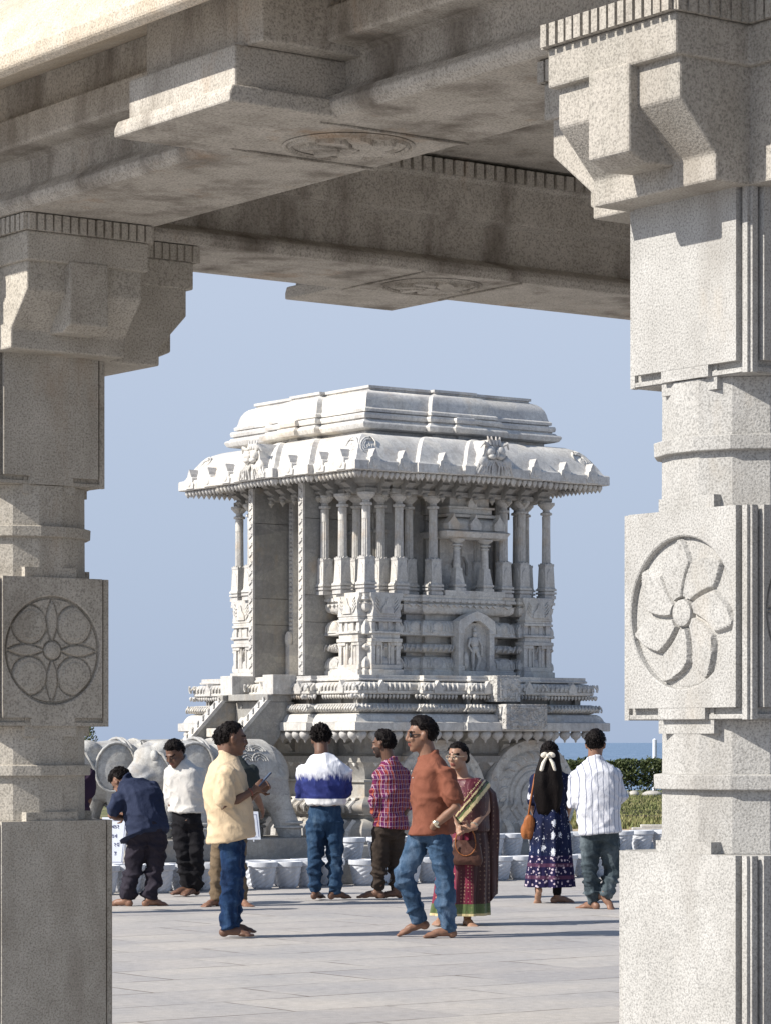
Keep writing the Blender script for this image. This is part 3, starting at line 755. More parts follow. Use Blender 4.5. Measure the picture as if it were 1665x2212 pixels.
# inner cella with pilasters
ce = MB(); ce.box(-1.12, 1.12, -1.12, 1.12, 2.46, 5.1)
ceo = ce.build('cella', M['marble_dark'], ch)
pl_ = MB()
for k in range(4):
    s = pl_.m; pl_.m = Matrix.Rotation(k*pi/2, 4, 'Z')
    for x in (-1.02, -.62, -.2, .2, .62, 1.02):
        pl_.box(x-.075, x+.075, -1.19, -1.1, 3.5, 4.5); pl_.box(x-.10, x+.10, -1.22, -1.1, 4.42, 4.47); pl_.box(x-.06, x+.06, -1.18, -1.1, 4.47, 4.62); pl_.box(x-.12, x+.12, -1.24, -1.1, 4.70, 4.95); pl_.box(x-.08, x+.08, -1.20, -1.1, 4.62, 4.7)
    pl_.m = s
pl_.build('pilasters', M['marble_dark'], ceo, bevel=.01, seg=1)
# doorway: two tall slabs, carved front edges, inner jambs
for s in (-1, 1):
    y = .03+s*.62
    d = MB()
    for z0_, z1_ in ((2.456, 3.196), (3.2, 3.566), (3.572, 4.62), (4.626, 5.12)): d.box(-1.93, -1.0, y-.05, y+.05, z0_, z1_)
    o = d.build('door_slab', M['marble_slab'], ch, bevel=.004)
    e = MB(); e.box(-1.965, -1.931, y-.055, y+.055, 2.47, 5.10)
    for k in range(40):
        z = 2.52+k*.065; e.tube([(-1.968, y-.035*(-1)**k, z), (-1.975, y, z+.025), (-1.968, y+.035*(-1)**k, z+.05)], .012, 5, False)
    e.build('carved_edge', M['marble'], o, smooth=30)
    j = MB(); y_ = y-s*.115; j.box(-1.36, -1.1, y_-.055, y_+.055, 2.93, 4.95); j.box(-1.20, -1.02, y_-s*.06-.07, y_-s*.06+.07, 2.456, 4.9)
    for k in range(31): j.ell((-1.365, y_, 2.97+k*.062), (.02, .045, .028), 6, 5)
    j.box(-1.42, -1.2, y_-.05, y_+.05, 2.456, 2.93); j.ell((-1.40, y_, 3.0), (.06, .06, .12), 8, 6)
    j.build('jamb', M['marble'], ch, smooth=30)
d = MB(); d.box(-1.15, -1.0, -.55, .6, 2.456, 4.6); d.build('door', M['marble_dark'], ch)
# entablature and brackets
en = MB()
en.ring([(-.42, 4.93), (.06, 4.93), (.07, 4.95), (.07, 4.99), (.03, 5.0), (.05, 5.04), (.12, 5.07), (.13, 5.12), (.40, 5.17), (.40, 5.22)], plan(1.55, [(1.15, .06)]), cap0=True)
en.build('entablature', M['marble_dark'], ch)
eb = MB()
if True:
    eb.add([(a, b, c) for a in (-.06, .06) for b, c in ((.1, 4.93), (-.06, 4.92), (-.13, 4.97), (-.10, 5.0), (-.20, 5.06), (-.17, 5.09), (-.30, 5.15), (.1, 5.17))],
           [tuple(range(8)), tuple(range(15, 7, -1))] + [(i, 8+i, 8+(i+1) % 8, (i+1) % 8) for i in range(8)])
    eb.lathe([(.03, 4.925), (.045, 4.89), (.02, 4.86), (.004, 4.83)], 8, (0, -.10))
ebm = eb.mesh('eave_bracket', M['marble_dark'])
along(plan(1.55, [(1.15, .06)]), .05, .30, lambda m, st: put_part('eave_bracket', ebm)(m, st))
# curved eave with fringe, upright leaf plates and lion faces
ea = MB(); ep = plan(2.12, [(1.15, .09), (.42, .08)])
ea.ring([(-.5, 5.20), (-.05, 5.165), (.06, 5.16), (.075, 5.17), (.075, 5.285), (.06, 5.30), (.02, 5.305)] + [(.0, 5.33), (-.045, 5.41), (-.11, 5.51), (-.19, 5.60), (-.28, 5.665), (-.38, 5.705), (-.50, 5.715), (-.8, 5.716)], ep)
ea.build('eave', M['marble_roof'], ch, smooth=30)
ef = MB()
def ed(m, st):
    s = ef.m; ef.m = m; ef.lathe([(.015, 5.163), (.038, 5.15), (.040, 5.125), (.024, 5.095), (.003, 5.062)], 8); ef.m = s
along(ep, -.01, .088, ed); ef.build('eave_fringe', M['marble'], ch, smooth=True)
el = MB()
el.prism([(-.10, 5.18), (.10, 5.18), (.11, 5.25), (.085, 5.27), (.08, 5.33), (.045, 5.35), (.035, 5.39), (0, 5.455), (-.035, 5.39), (-.045, 5.35), (-.08, 5.33), (-.085, 5.27), (-.11, 5.25)], 'y', -.018, .13)
el.ell((0, -.02, 5.26), (.05, .015, .06), 8, 6); lme = el.mesh('leaf_plate', M['marble_roof'])
def lf(m, st):
    o = bpy.data.objects.new('leaf_plate', lme); COL.objects.link(o); o.parent = ch; o.matrix_local = m
along(ep, .075, .52, lf)
for k in range(4):
    q = MB(); q.m = Matrix.Rotation(k*pi/2, 4, 'Z') @ Matrix.Translation((.0, -2.37, 0))
    q.prism([(-.34, 5.17), (.34, 5.17), (.30, 5.30), (.20, 5.42), (.17, 5.56), (.10, 5.66), (-.10, 5.66), (-.17, 5.56), (-.20, 5.42), (-.30, 5.30)], 'y', .0, .42)
    for s in (-1, 1):
        q.ell((s*.085, -.02, 5.50), (.075, .06, .07), 10, 8); q.ell((s*.20, -.01, 5.35), (.085, .045, .075), 10, 8); q.ell((s*.07, -.04, 5.43), (.06, .05, .04), 10, 8)
        for j in range(5): q.tube([(s*.03*j, -.01, 5.40-.01*j), (s*(.06+.045*j), -.03, 5.30), (s*(.05+.065*j), -.01, 5.18)], .016, 6, False)
        q.tube([(s*.12, 0, 5.58), (s*.2, -.02, 5.62), (s*.24, 0, 5.55)], [.03, .025, .012], 6)
    q.ell((0, -.05, 5.46), (.03, .045, .06), 8, 6)
    for j in (-.08, -.03, .03, .08): q.tube([(j, .0, 5.60), (j*1.3, .02, 5.70)], [.025, .012], 6)
    q.build('lion_face', M['marble_roof'], ch, smooth=50)
# attic roof
at = MB(); ap = plan(1.66, [(.62, .09), (.22, .06)])
at.ring([(-.12, 5.68), (-.12, 5.765), (-.02, 5.775), (.03, 5.79), (.055, 5.83), (.06, 5.85)] + [(.045, 5.87), (.01, 5.88), (-.01, 5.905), (-.04, 5.91), (-.04, 5.925), (-.01, 5.93), (.0, 5.97), (-.01, 6.0), (-.07, 6.005), (-.08, 6.02)], ap)
at.build('attic_base', M['marble_roof'], ch, smooth=30)
a2 = MB(); a2.ring([(-.13, 6.018), (-.045, 6.022), (-.04, 6.06), (-.075, 6.085), (-.085, 6.12), (-.095, 6.17), (-.115, 6.225), (-.15, 6.28), (-.20, 6.32), (-.26, 6.34), (-.275, 6.35), (-.275, 6.365), (-.25, 6.37), (-.25, 6.405), (-.30, 6.41)], plan(1.66, [(.62, .09)]))
a2.build('attic_roof', M['marble_roof'], ch, smooth=30)
# carved scrolls on the corners of the eave
for sx in (-1, 1):
    for sy in (-1, 1):
        q = MB()
        for f in (0, 1):
            for k in range(3):
                pts = []
                for j in range(14):
                    a_ = j*.5; r_ = .16-.045*k-.006*j; hh = 5.50+r_*sin(a_+k)*.95; o_ = .09+.0*j
                    t_ = (5.50-hh); lat = .19+r_*cos(a_+k)
                    out_ = 2.12+.0-.11+t_*.62
                    pts.append((sx*(out_ if f else out_-lat*.9+.03), sy*(out_-lat*.9+.03 if f else out_), hh))
                q.tube(pts, .016, 5, False)
        q.build('corner_scroll', M['marble_roof'], ch, smooth=True)
# stair with slanting side slabs towards the elephants
for s in (-1, 1):
    y = .06+s*.56
    b = MB(); b.prism([(-3.75, .85), (-2.48, 2.10), (-2.06, 2.10), (-2.06, 1.86), (-2.24, 1.80), (-2.3, 1.62), (-2.95, .85)], 'y', y-.08, y+.08)
    b.box(-2.5, -2.1, y-.075, y+.075, 2.1, 2.2)
    o = b.build('stair_side', M['marble_slab'], ch, bevel=.01)
    t_ = MB(); nn = 14
    t_.prism([(-3.80, .86), (-2.52, 2.125), (-2.45, 2.125), (-3.72, .86)], 'y', y-.09, y+.09)
    for k in range(nn):
        x = -3.7+k*.088; z = .95+k*.0868
        t_.tube([(x, y-.06, z+.03), (x+.03, y, z+.075), (x+.09, y+.06, z+.11)], .012, 5, False)
    t_.build('carved_edge', M['marble'], o, smooth=30)
b = MB(); b.box(-2.44, -2.03, -.36, .5, 2.12, 2.21); b.box(-2.30, -2.0, -.40, .53, 1.60, 2.115)
b.build('landing', M['marble_slab'], ch, bevel=.01)
b = MB(); b.box(-2.80, -2.42, -.36, .5, 1.62, 1.74); b.build('step', M['marble'], ch, bevel=.01)
for y0_, y1_ in ((-.62, -.36), (.40, .70)):
    b = MB(); b.box(-2.44, -2.06, y0_, y1_, 2.20, 2.47); b.build('threshold_block', M['marble'], ch, bevel=.008)
# ------------------------------------------------------------------ sculpted surfaces
def PT(u, y, Z): return V(((u-832)/F_U*Z, Z, CH-(y-1602)/F_U*Z))
def remesh(mb, name, vox, mats, parent=None, smooth=3, disp=None, paint=None):
    """fuse overlapping closed shapes of mb into one continuous surface"""
    me = bpy.data.meshes.new('tmp'); me.from_pydata([tuple(p) for p in mb.v], [], mb.f)
    bm = bmesh.new(); bm.from_mesh(me); bmesh.ops.recalc_face_normals(bm, faces=bm.faces); bm.to_mesh(me); bm.free()
    o = bpy.data.objects.new('tmp', me); COL.objects.link(o)
    r = o.modifiers.new('r', 'REMESH'); r.mode = 'VOXEL'; r.voxel_size = vox; r.adaptivity = 0
    if smooth: s = o.modifiers.new('s', 'SMOOTH'); s.factor = .5; s.iterations = smooth
    dg = bpy.context.evaluated_depsgraph_get(); dg.update()
    m2 = bpy.data.meshes.new_from_object(o.evaluated_get(dg)); m2.name = name
    bpy.data.objects.remove(o); bpy.data.meshes.remove(me)
    if disp:
        co = [v.co.copy() for v in m2.vertices]; no = [v.normal.copy() for v in m2.vertices]
        for v, c, n_ in zip(m2.vertices, co, no): v.co = c+n_*disp(c, n_)
        bm = bmesh.new(); bm.from_mesh(m2)
        for _ in range(2): bmesh.ops.smooth_vert(bm, verts=bm.verts, factor=.5, use_axis_x=True, use_axis_y=True, use_axis_z=True)
        bm.to_mesh(m2); bm.free()
    m2.materials.clear()
    for m in (mats if isinstance(mats, (list, tuple)) else [mats]): m2.materials.append(m)
    m2.polygons.foreach_set('use_smooth', [True]*len(m2.polygons))
    if paint:
        idx = [paint(p.center) for p in m2.polygons]; m2.polygons.foreach_set('material_index', idx)
    b = bpy.data.objects.new(name, m2); COL.objects.link(b)
    if parent: b.parent = parent
    return b

# ------------------------------------------------------------------ stone elephants
def make_elephant(label, xy, detail=True):
    loc = CC + D2*xy[0] + D1*xy[1]
    e = empty('stone_elephant', label, 'elephant statue', loc, RZ, 'carved stone elephants in front of the chariot')
    b = MB(); z0 = .28
    def Z(x, y, z): return (x, y, z*.86+z0)
    b.ell(Z(.1, 0, .98), (.85, .43, .44)); b.ell(Z(.62, 0, .96), (.46, .43, .46)); b.ell(Z(-.4, 0, 1.0), (.45, .42, .44))
    b.tube([Z(-.5, 0, 1.1), Z(-.85, 0, 1.12)], [.36, .30], 14)
    b.ell(Z(-.92, 0, 1.12), (.30, .30, .34)); b.ell(Z(-.90, .12, 1.36), (.20, .16, .13)); b.ell(Z(-.90, -.12, 1.36), (.20, .16, .13)); b.ell(Z(-1.08, 0, 1.22), (.16, .22, .2))
    b.tube([Z(-1.08, 0, 1.12), Z(-1.27, 0, .92), Z(-1.33, 0, .65), Z(-1.31, 0, .38), Z(-1.34, 0, .16), Z(-1.45, 0, .06)], [.19, .165, .13, .10, .085, .07], 12)
    for s in (-1, 1):
        b.tube([Z(-1.12, s*.14, .98), Z(-1.33, s*.19, .86), Z(-1.50, s*.19, .90)], [.07, .055, .025], 8)
        b.ell(Z(-.62, s*.38, 1.08), (.27, .045, .36), rot=Matrix.Rotation(s*.35, 3, 'Z') @ Matrix.Rotation(.25, 3, 'Y'))
        b.tube([Z(-.48, s*.24, .9), Z(-.55-.08*s, s*.25, .45), Z(-.60-.14*s, s*.25, .06)], [.22, .165, .17], 12)
        b.tube([Z(.68, s*.24, .9), Z(.74-.1*s, s*.25, .45), Z(.86-.14*s, s*.25, .06)], [.25, .165, .165], 12)
        b.ell(Z(-1.08, s*.24, 1.17), (.04, .03, .03))
    b.tube([Z(1.05, 0, 1.1), Z(1.10, .03, .8), Z(1.10, .02, .45)], [.04, .03, .045], 8)
    remesh(b, 'body', .022, M['statue'], e, 4)
    q = MB()      # head band, ear rims, garlands, anklets
    for s in (-1, 1):
        R_ = Matrix.Rotation(s*.35, 3, 'Z') @ Matrix.Rotation(.25, 3, 'Y'); c = V(Z(-.62, s*.38, 1.08))
        q.tube([c+R_ @ V((.27*cos(a), s*.03, .36*.86*1.1*sin(a))) for a in [i*2*pi/20 for i in range(21)]], .02, 6, False)
        for x in (-.56-.12*s, .84-.13*s):
            for z in (.16, .23): q.tube([V(Z(x, s*.25, z))+V((.185*cos(a), .185*sin(a), 0)) for a in [i*2*pi/16 for i in range(17)]], .02, 5, False)
        q.tube([Z(-.9, s*.31, 1.05), Z(-1.02, s*.28, 1.3), Z(-1.12, s*.1, 1.38), Z(-1.13, 0, 1.38)], .022, 6)
        q.ell(Z(-1.10, s*.20, 1.27), (.05, .07, .08), 8, 6)
    for x, r in ((-.42, .475), (-.36, .47), (-.15, .455)):
        q.tube([V(Z(x+.05*sin(a), 0, .99))+V((0, r*.97*cos(a), r*1.0*sin(a))) for a in [i*2*pi/28 for i in range(29)]], .022, 6, False)
    q.build('harness', M['statue'], e, smooth=True)
    k = MB()      # saddle cloth carved with meanders
    rings = []
    for x in (-.12, 0, .2, .4, .6, .66):
        r = .462 if x < .3 else .468
        rings.append((V(Z(x, 0, 1.0)), V((0, 1, 0)), V((0, 0, 1)), r*.985, r*.965))
    k.loft(rings, 32); 
    for s in (-1, 1):
        for i in range(7):
            for r in (.06, .11, .16):
                cx, a0 = .0+.2*(i % 3), .35+.32*(i//3)+.0
                pts = []
                for j in range(9):
                    t_ = j*pi/8; x = cx+r*cos(t_)*.8; a = a0+r*sin(t_)*1.6; pts.append(V(Z(x, 0, 1.0))+V((0, s*.468*cos(a), .462*sin(a))))
                k.tube(pts, .010, 4, False)
    k.build('saddle_cloth', M['statue'], e, smooth=40)
    return e
M['statue'] = marble('statue_stone', (.40, .40, .395), (.52, .52, .51), .5, 0, .012, .5)
el0 = make_elephant('nearer grey stone elephant with carved harness beside the chariot steps, behind the men', (-3.62, -1.05))
el1 = copy_tree(el0); el1.location = CC+D2*(-3.5)+D1*1.12
tag(el1, 'farther grey stone elephant, its round ear and saddle cloth showing beside the left pillar')
pb = MB(); pb.box(-5.1, -2.05, -1.6, -.45, 0, .28); o = pb.build('stone_plinth', M['marble_slab'], None, bevel=.01); o.location = CC; o.rotation_euler.z = RZ
tag(o, 'low grey stone slab under the near elephant', 'plinth')
pb = MB(); pb.box(-5.1, -2.05, .55, 1.7, 0, .27); o = pb.build('stone_plinth', M['marble_slab'], None, bevel=.01); o.location = CC; o.rotation_euler.z = RZ
tag(o, 'low grey stone slab under the farther elephant by the left pillar', 'plinth')

# ------------------------------------------------------------------ planters
t = NT('planter'); n1 = t.noise(7, 4, .6); sc = t.noise(1, 4, .6, vec=t.map(scale=(14, 14, 3)))
col = t.mix(1, t.ramp(n1, [(.3, (.50, .52, .56)), (.7, (.60, .62, .66))]), t.ramp(sc, [(.35, .82), (.6, 1.05)]), 'MULTIPLY'); M['planter'] = t.done(col, .5, t.bump(n1, .004), .35)
t = NT('soil'); M['soil'] = t.done(t.ramp(t.noise(40, 4), [(.3, (.05, .035, .025)), (.7, (.13, .09, .06))]), .95)
def pot_mesh():
    m = MB(); N = 90; prof = [(.085, 0), (.090, .012)]+[(.094+.0345*((i+1)/18)**.9, .018+.0101*i) for i in range(19)]+[(.130, .206), (.140, .210), (.147, .216), (.149, .25), (.147, .262), (.140, .264), (.132, .255), (.130, .21)]
    for r, z in prof: pass
    vs = []; fs = []
    for r, z in prof:
        for k in range(N):
            a = 2*pi*k/N; q = r
            if .015 < z < .2 and r < .1295: q = r+.013*(abs(sin((a-z*15)*4.5))**.5)-.007
            vs.append((q*cos(a), q*sin(a), z))
    for j in range(len(prof)-1):
        for k in range(N): fs.append((j*N+k, j*N+(k+1) % N, (j+1)*N+(k+1) % N, (j+1)*N+k))
    fs.append(tuple(range(N))[::-1]); m.add(vs, fs)
    me = m.mesh('planter_body', M['planter'], 45)
    s = MB(); s.lathe([(.128, .20), (.12, .222), (.05, .23), (.005, .228)], 20); return me, s.mesh('soil', M['soil'], True)
pm, sm = pot_mesh()
PEOPLE = [(300, "the man bending over"), (400, "the man in the white shirt"), (500, "the man in the pale yellow shirt"), (703, "the man in the blue dipped sweatshirt"),
          (838, "the man in the plaid shirt"), (930, "the man in the rust polo shirt"), (1020, "the woman in the maroon sari"), (1185, "the woman in the navy floral dress"), (1293, "the man in the striped shirt")]
ORD = ['first', 'second', 'third', 'fourth', 'fifth', 'sixth', 'seventh']
pots = []
A0 = V((-1.167, 31.3, 0)); dA = V((2.56, 2.0, 0)).normalized(); nA = V((-dA.y, dA.x, 0))
rr = random.Random(5)
s = -2.15
while s < 5.6: pots.append(('front row', A0+dA*s, 0, 1.13-.022*(s+2.15))); s += .325
for s in (-1.9, -1.55, -1.2, .06, .36, .70, 1.0): pots.append(('second row', A0+dA*s+nA*.36, 0, 1.08))
s = 1.0
while s < 6.3: pots.append(('ledge row', A0+dA*s+nA*.42, .238, 1.0)); s += .335
seen = {}
rows = {}
for i, (row, p, z, sc) in enumerate(pots):
    u = 832+F_U*p.x/p.y; pk = min(PEOPLE, key=lambda q: abs(q[0]-u)); side = 'left' if u < pk[0] else 'right'
    rows.setdefault((row, pk[1], side), []).append((abs(u-pk[0]), i))
lab = {}
for (row, who, side), l in rows.items():
    for k, (_, i) in enumerate(sorted(l)): lab[i] = f'{ORD[k]} white planter {side} of {who}, {row}'
for i, (row, p, z, sc) in enumerate(pots):
    p = p+nA*rr.uniform(-.05, .05)+dA*rr.uniform(-.025, .025)
    if i == 10: p = p-nA*.12
    e = empty('planter', lab[i], 'planter', (p.x, p.y, z), rr.uniform(0, 6), 'white spiral fluted planters in rows before the chariot'); e.scale = (sc, sc, sc)
    for nm, me in (('pot', pm), ('soil', sm)):
        o = bpy.data.objects.new(nm, me); COL.objects.link(o); o.parent = e
a = A0+dA*.85+nA*.27; b_ = A0+dA*6.5+nA*.27
L = MB(); L.box(0, (b_-a).length, 0, .32, 0, .236); o = L.build('stone_ledge', M['marble_slab'], None, bevel=.008); o.location = a; o.rotation_euler.z = atan2(dA.y, dA.x)
tag(o, 'low dark stone ledge carrying the upper row of white planters', 'ledge')

# ------------------------------------------------------------------ notice boards
t = NT('board_white'); M['board'] = t.done(t.ramp(t.noise(8, 3), [(.3, (.62, .66, .74)), (.7, (.70, .73, .80))]), .45)
t = NT('ink'); M['ink'] = t.done((.05, .055, .16), .6)
def strokes(mb, paths, x, z, s, y=-.012, w=.0032):
    """letter strokes as flat ribbons drawn on the board"""
    for p in paths:
        pts = [V((x+a*s, y, z+b*s)) for a, b in p]; mb.tube(pts, w, 5)
def arcp(cx, cy, r, a0, a1, n=8, ry=None): return [(cx+r*cos(radians(a0+(a1-a0)*i/n)), cy+(ry or r)*sin(radians(a0+(a1-a0)*i/n))) for i in range(n+1)]
G = {'na': [[(.0, .5), (.35, .5)], [(.35, .95), (.35, 0)], arcp(.12, .5, .13, 0, 360)],
     'pa': [arcp(.3, .55, .3, 100, 250, 8, .42), [(.2, .14), (.55, .30)], [(.55, 1.0), (.55, 0)]],
     'ra': [arcp(.18, .72, .2, 150, -60, 8), [(.28, .5), (.05, .35), (.45, -.05)]],
     'cha': [[(.0, .85), (.4, .85), (.1, .5)], arcp(.25, .32, .24, 130, -140, 8)],
     'dha': [arcp(.25, .7, .22, 160, -80, 7), arcp(.28, .25, .26, 100, -120, 8), [(.5, .5), (.62, .9)]],
     'va': [arcp(.22, .5, .24, 20, 340, 10), [(.5, 1.0), (.5, 0)]],
     'u': [[(.1, -.1), (.25, -.3), (.45, -.25)]], 'dot': [arcp(.2, 1.25, .06, 0, 360)], 'aa': [[(.1, 1.0), (.1, 0)]]}
def write(mb, word, x, z, s):
    for g in word:
        strokes(mb, G[g], x, z, s)
        x += {'aa': .3, 'u': 0, 'dot': 0}.get(g, .78)*s
def board(label, loc, rz, wd, ht, lean, lines, skew=0):
    e = empty('notice_board', label, 'notice board', loc, rz, None); e.rotation_euler = (lean, 0, rz)
    b = MB(); b.prism([(-wd/2-skew, 0), (wd/2+skew, 0), (wd/2, ht), (-wd/2, ht)], 'y', -.01, .012); b.build('panel', M['board'], e, bevel=.003)
    f = MB()
    for z in (.035, ht-.04): f.tube([(-wd/2+.03, -.011, z), (wd/2-.02, -.011, z)], .0022, 4)
    for s in (-1, 1): f.tube([(s*(wd/2-.02+skew*.8), -.011, .035), (s*(wd/2-.025), -.011, ht-.04)], .0022, 4)
    f.build('border', M['ink'], e)
    w2 = MB()
    for word, x, z, s in lines: write(w2, word, x, z, s)
    w2.build('lettering', M['ink'], e)
    k = MB(); k.tube([(-wd*.3, .02, ht*.9), (-wd*.4, .22, .0)], .01, 6); k.tube([(wd*.3, .02, ht*.9), (wd*.4, .22, .0)], .01, 6); k.build('stand', M['board'], e)
    return e
board('white notice board with dark Gujarati lettering on the slab right of the man in yellow', PT(528, 1813, 37.6)+V((0, 0, .0)), .15, .36, .36, -.12,
      [(['na', 'pa', 'ra'], -.10, .20, .062), (['cha', 'dha', 'va', 'u', 'dot'], -.09, .09, .05)], .03)
board('white notice board with grey lettering beside the left pillar, left of the bending man', PT(246, 1868, 34.5), -.1, .30, .56, -.10,
      [(['pa', 'va', 'cha', 'ra'], -.06, .43, .04), (['na', 'cha', 'va'], -.06, .32, .042), (['ra', 'pa'], .0, .22, .04), (['dha'], .0, .12, .04)], -.05)

# ------------------------------------------------------------------ hedge, post, pipes, shrub
t = NT('hedge_leaf'); z_ = t.xyz()[2]
col = t.ramp(t.noise(3.5, 4, .7), [(.3, (.030, .042, .016)), (.55, (.07, .09, .03)), (.75, (.14, .15, .05))]); M['hedge'] = t.done(col, .6, None, .3)
t = NT('hedge_stem'); M['stem'] = t.done(t.ramp(t.noise(9, 3), [(.3, (.05, .04, .03)), (.7, (.16, .13, .09))]), .9)
def leaves(mb, pts, s0, s1, r):
    for p in pts:
        s = r.uniform(s0, s1); n_ = V((r.gauss(0, 1), r.gauss(0, 1), r.gauss(.4, 1))).normalized(); a = n_.orthogonal().normalized(); b = n_.cross(a); c = V(p)
        mb.add([c-a*s, c-b*s*.45, c+a*s, c+b*s*.45], [(0, 1, 2, 3)])
r = random.Random(11); hd = empty('hedge', 'clipped green hedge beyond the dry lawn, against the sea', 'hedge', (3, 85, 0))
m = MB(); pts = []
for i in range(42000):
    x = r.uniform(0, 9); u_ = r.random(); top = 1.02+.12*noise.noise(V((x*1.6, 2, 0)))+.06*noise.noise(V((x*6, 5, 0)))
    y = r.uniform(-.9, .3)+.12*noise.noise(V((x*2, 0, 9))); z = top*(u_**.6)
    if z < .28 and r.random() < .65: continue
    if noise.noise(V((x*3.2, y*3.2, z*3.2))) < -.12 and r.random() < .75: continue
    pts.append((x, y, z+abs(r.gauss(0, .03))))
leaves(m, pts, .03, .065, r); m.build('leaves', M['hedge'], hd)
m = MB()
for i in range(70): x = r.uniform(0, 9); m.tube([(x, -.4, 0), (x+r.uniform(-.2, .2), -.5, .35), (x+r.uniform(-.4, .4), -.4, .8)], [.02, .015, .008], 5)
m.build('stems', M['stem'], hd)
M['rock'] = marble('rock', (.42, .40, .37), (.58, .56, .52))
for k, (u, y, w_) in enumerate(((1345, 1722, .22), (1368, 1723, .16), (1408, 1722, .30))):
    p = PT(u, y, 83); m = MB(); m.ell((0, 0, .08), (w_, .18, .12), 10, 8); o = m.build('stone', M['rock'], None, smooth=True); o.location = (p.x, 83, -.01)
    tag(o, ['small pale stone at the foot of the hedge, leftmost of three', 'smallest of three pale stones at the foot of the hedge', 'largest pale stone at the foot of the hedge, beside the right pillar'][k], 'stone')
m = MB(); m.lathe([(.07, -.05), (.065, 1.62), (.02, 1.66)], 12); o = m.build('post', M['board'], None, smooth=40); o.location = (PT(1413, 1640, 88).x, 88, 0); tag(o, 'thin white post standing above the hedge next to the right pillar', 'post')
t = NT('hose'); M['hose'] = t.done((.05, .045, .035), .6)
for k, (y0, y1) in enumerate(((1757, 1755), (1763, 1757.5), (1769, 1765))):
    a = PT(1250, y0, 1.55*F_U/(y0-1602)); b_ = PT(1520, y1, 1.55*F_U/(y1-1602)); m = MB(); 
    m.tube([a+(b_-a)*(i/10)+V((0, .15*sin(i*1.3+k), .03-a.z)) for i in range(11)], .045, 6); o = m.build('water_pipe', M['hose'], None, smooth=True)
    tag(o, ['dark pipe lying along the edge of the grass, farthest of three', 'middle one of three dark pipes lying on the dry ground', 'nearest of three dark pipes lying on the sandy ground'][k], 'pipe')
m = MB(); m.box(-.25, .5, -.1, .1, 0, .07); m.box(-.1, .5, -.08, .1, .071, .12); p = PT(1395, 1795, 51.2); o = m.build('kerb_block', M['marble_roof'], None, bevel=.01); o.location = (p.x, p.y, 0); tag(o, 'small white kerb blocks stacked behind the rightmost planters', 'kerb block')
sh = empty('small_tree', 'small feathery tree rising behind the left pillar above the farther elephant', 'tree', (PT(190, 1600, 60).x, 60, 0))
m = MB(); m.tube([(0, 0, 0), (.02, 0, .8), (.0, .02, 1.5)], [.05, .035, .015], 7)
for k in range(9):
    a = k*.9; m.tube([(0, 0, .7+k*.1), (.18*cos(a), .15*sin(a), .95+k*.1)], [.015, .006], 5)
m.build('trunk', M['stem'], sh)
m = MB(); pts = []
for k in range(1500):
    a = r.uniform(0, 6.28); z = r.uniform(.6, 1.9); q = r.random()*.34*(1.15-(z-.6)/1.6)+.02; pts.append((q*cos(a), q*sin(a), z))
leaves(m, pts, .012, .04, r); m.build('crown', M['hedge'], sh)
# ------------------------------------------------------------------ cloth, skin and hair materials
def cloth(name, c, c2=None, rough=.85, fold=0):
    t = NT(name); n = t.noise(3.5, 4, .6); f = t.noise(220, 1)
    col = t.mix(t.ramp(n, [(.35, 0), (.7, 1)]), c, c2 or tuple(x*.86 for x in c)); col = t.mix(.3, col, t.ramp(f, [(.35, .85), (.65, 1.1)]), 'MULTIPLY')
    n2 = t.noise(1, 4, .6, vec=t.map(scale=(13, 13, 8)), dist=.8)
    return t.done(col, rough, t.bump(n2, .009+fold), .15)
def denim(name, dark, mid, light):
    t = NT(name); n = t.noise(1, 5, .65, vec=t.map(scale=(7, 7, 2.4)), dist=.6); w = t.noise(1, 2, .5, vec=t.map(scale=(300, 300, 60)))
    col = t.ramp(n, [(.32, dark), (.5, mid), (.72, light)]); col = t.mix(.6, col, t.ramp(w, [(.3, .75), (.7, 1.15)]), 'MULTIPLY')
    n2 = t.noise(1, 4, .6, vec=t.map(scale=(9, 9, 14)), dist=1.2)
    return t.done(col, .85, t.bump(n2, .010), .15)
def skin(name, c):
    t = NT(name); n = t.noise(14, 4, .6); col = t.mix(1, c, t.ramp(n, [(.3, .85), (.7, 1.12)]), 'MULTIPLY')
    return t.done(col, .5, t.bump(t.noise(60, 3), .001), .35, Subsurface_Weight=.05)
SK = [skin('skin_brown', (.215, .115, .076)), skin('skin_dark', (.135, .072, .048)), skin('skin_light', (.32, .185, .125))]
t = NT('hair'); M['hair'] = t.done((.007, .005, .005), .6, t.bump(t.noise(1, 4, .6, vec=t.map(scale=(60, 60, 22)), dist=1.5), .006), .12)
t = NT('lips'); M['lips'] = t.done((.20, .065, .05), .5)
t = NT('eye_white'); M['eyew'] = t.done((.55, .52, .50), .3)
t = NT('beard'); M['beard'] = t.done((.035, .022, .018), .8)
M['denim_a'] = denim('denim_mid', (.010, .022, .048), (.022, .052, .105), (.08, .13, .20))
M['denim_b'] = denim('denim_faded', (.016, .034, .068), (.042, .082, .145), (.14, .20, .29))
M['denim_c'] = denim('denim_deep', (.006, .015, .044), (.012, .034, .09), (.045, .09, .17))
M['denim_g'] = denim('denim_grey', (.026, .036, .045), (.052, .070, .082), (.17, .20, .22))
M['navy'] = cloth('navy_shirt', (.018, .024, .05), (.035, .045, .085))
M['charcoal'] = cloth('charcoal_trousers', (.018, .016, .024), (.035, .03, .042))
M['black'] = cloth('black_trousers', (.008, .008, .010), (.014, .013, .016))
M['white_shirt'] = cloth('white_shirt', (.55, .53, .50), (.62, .60, .57))
M['yellow'] = cloth('yellow_shirt', (.54, .415, .27), (.60, .475, .33))
M['dkgreen'] = cloth('dark_green_shirt', (.028, .034, .034), (.045, .052, .05))
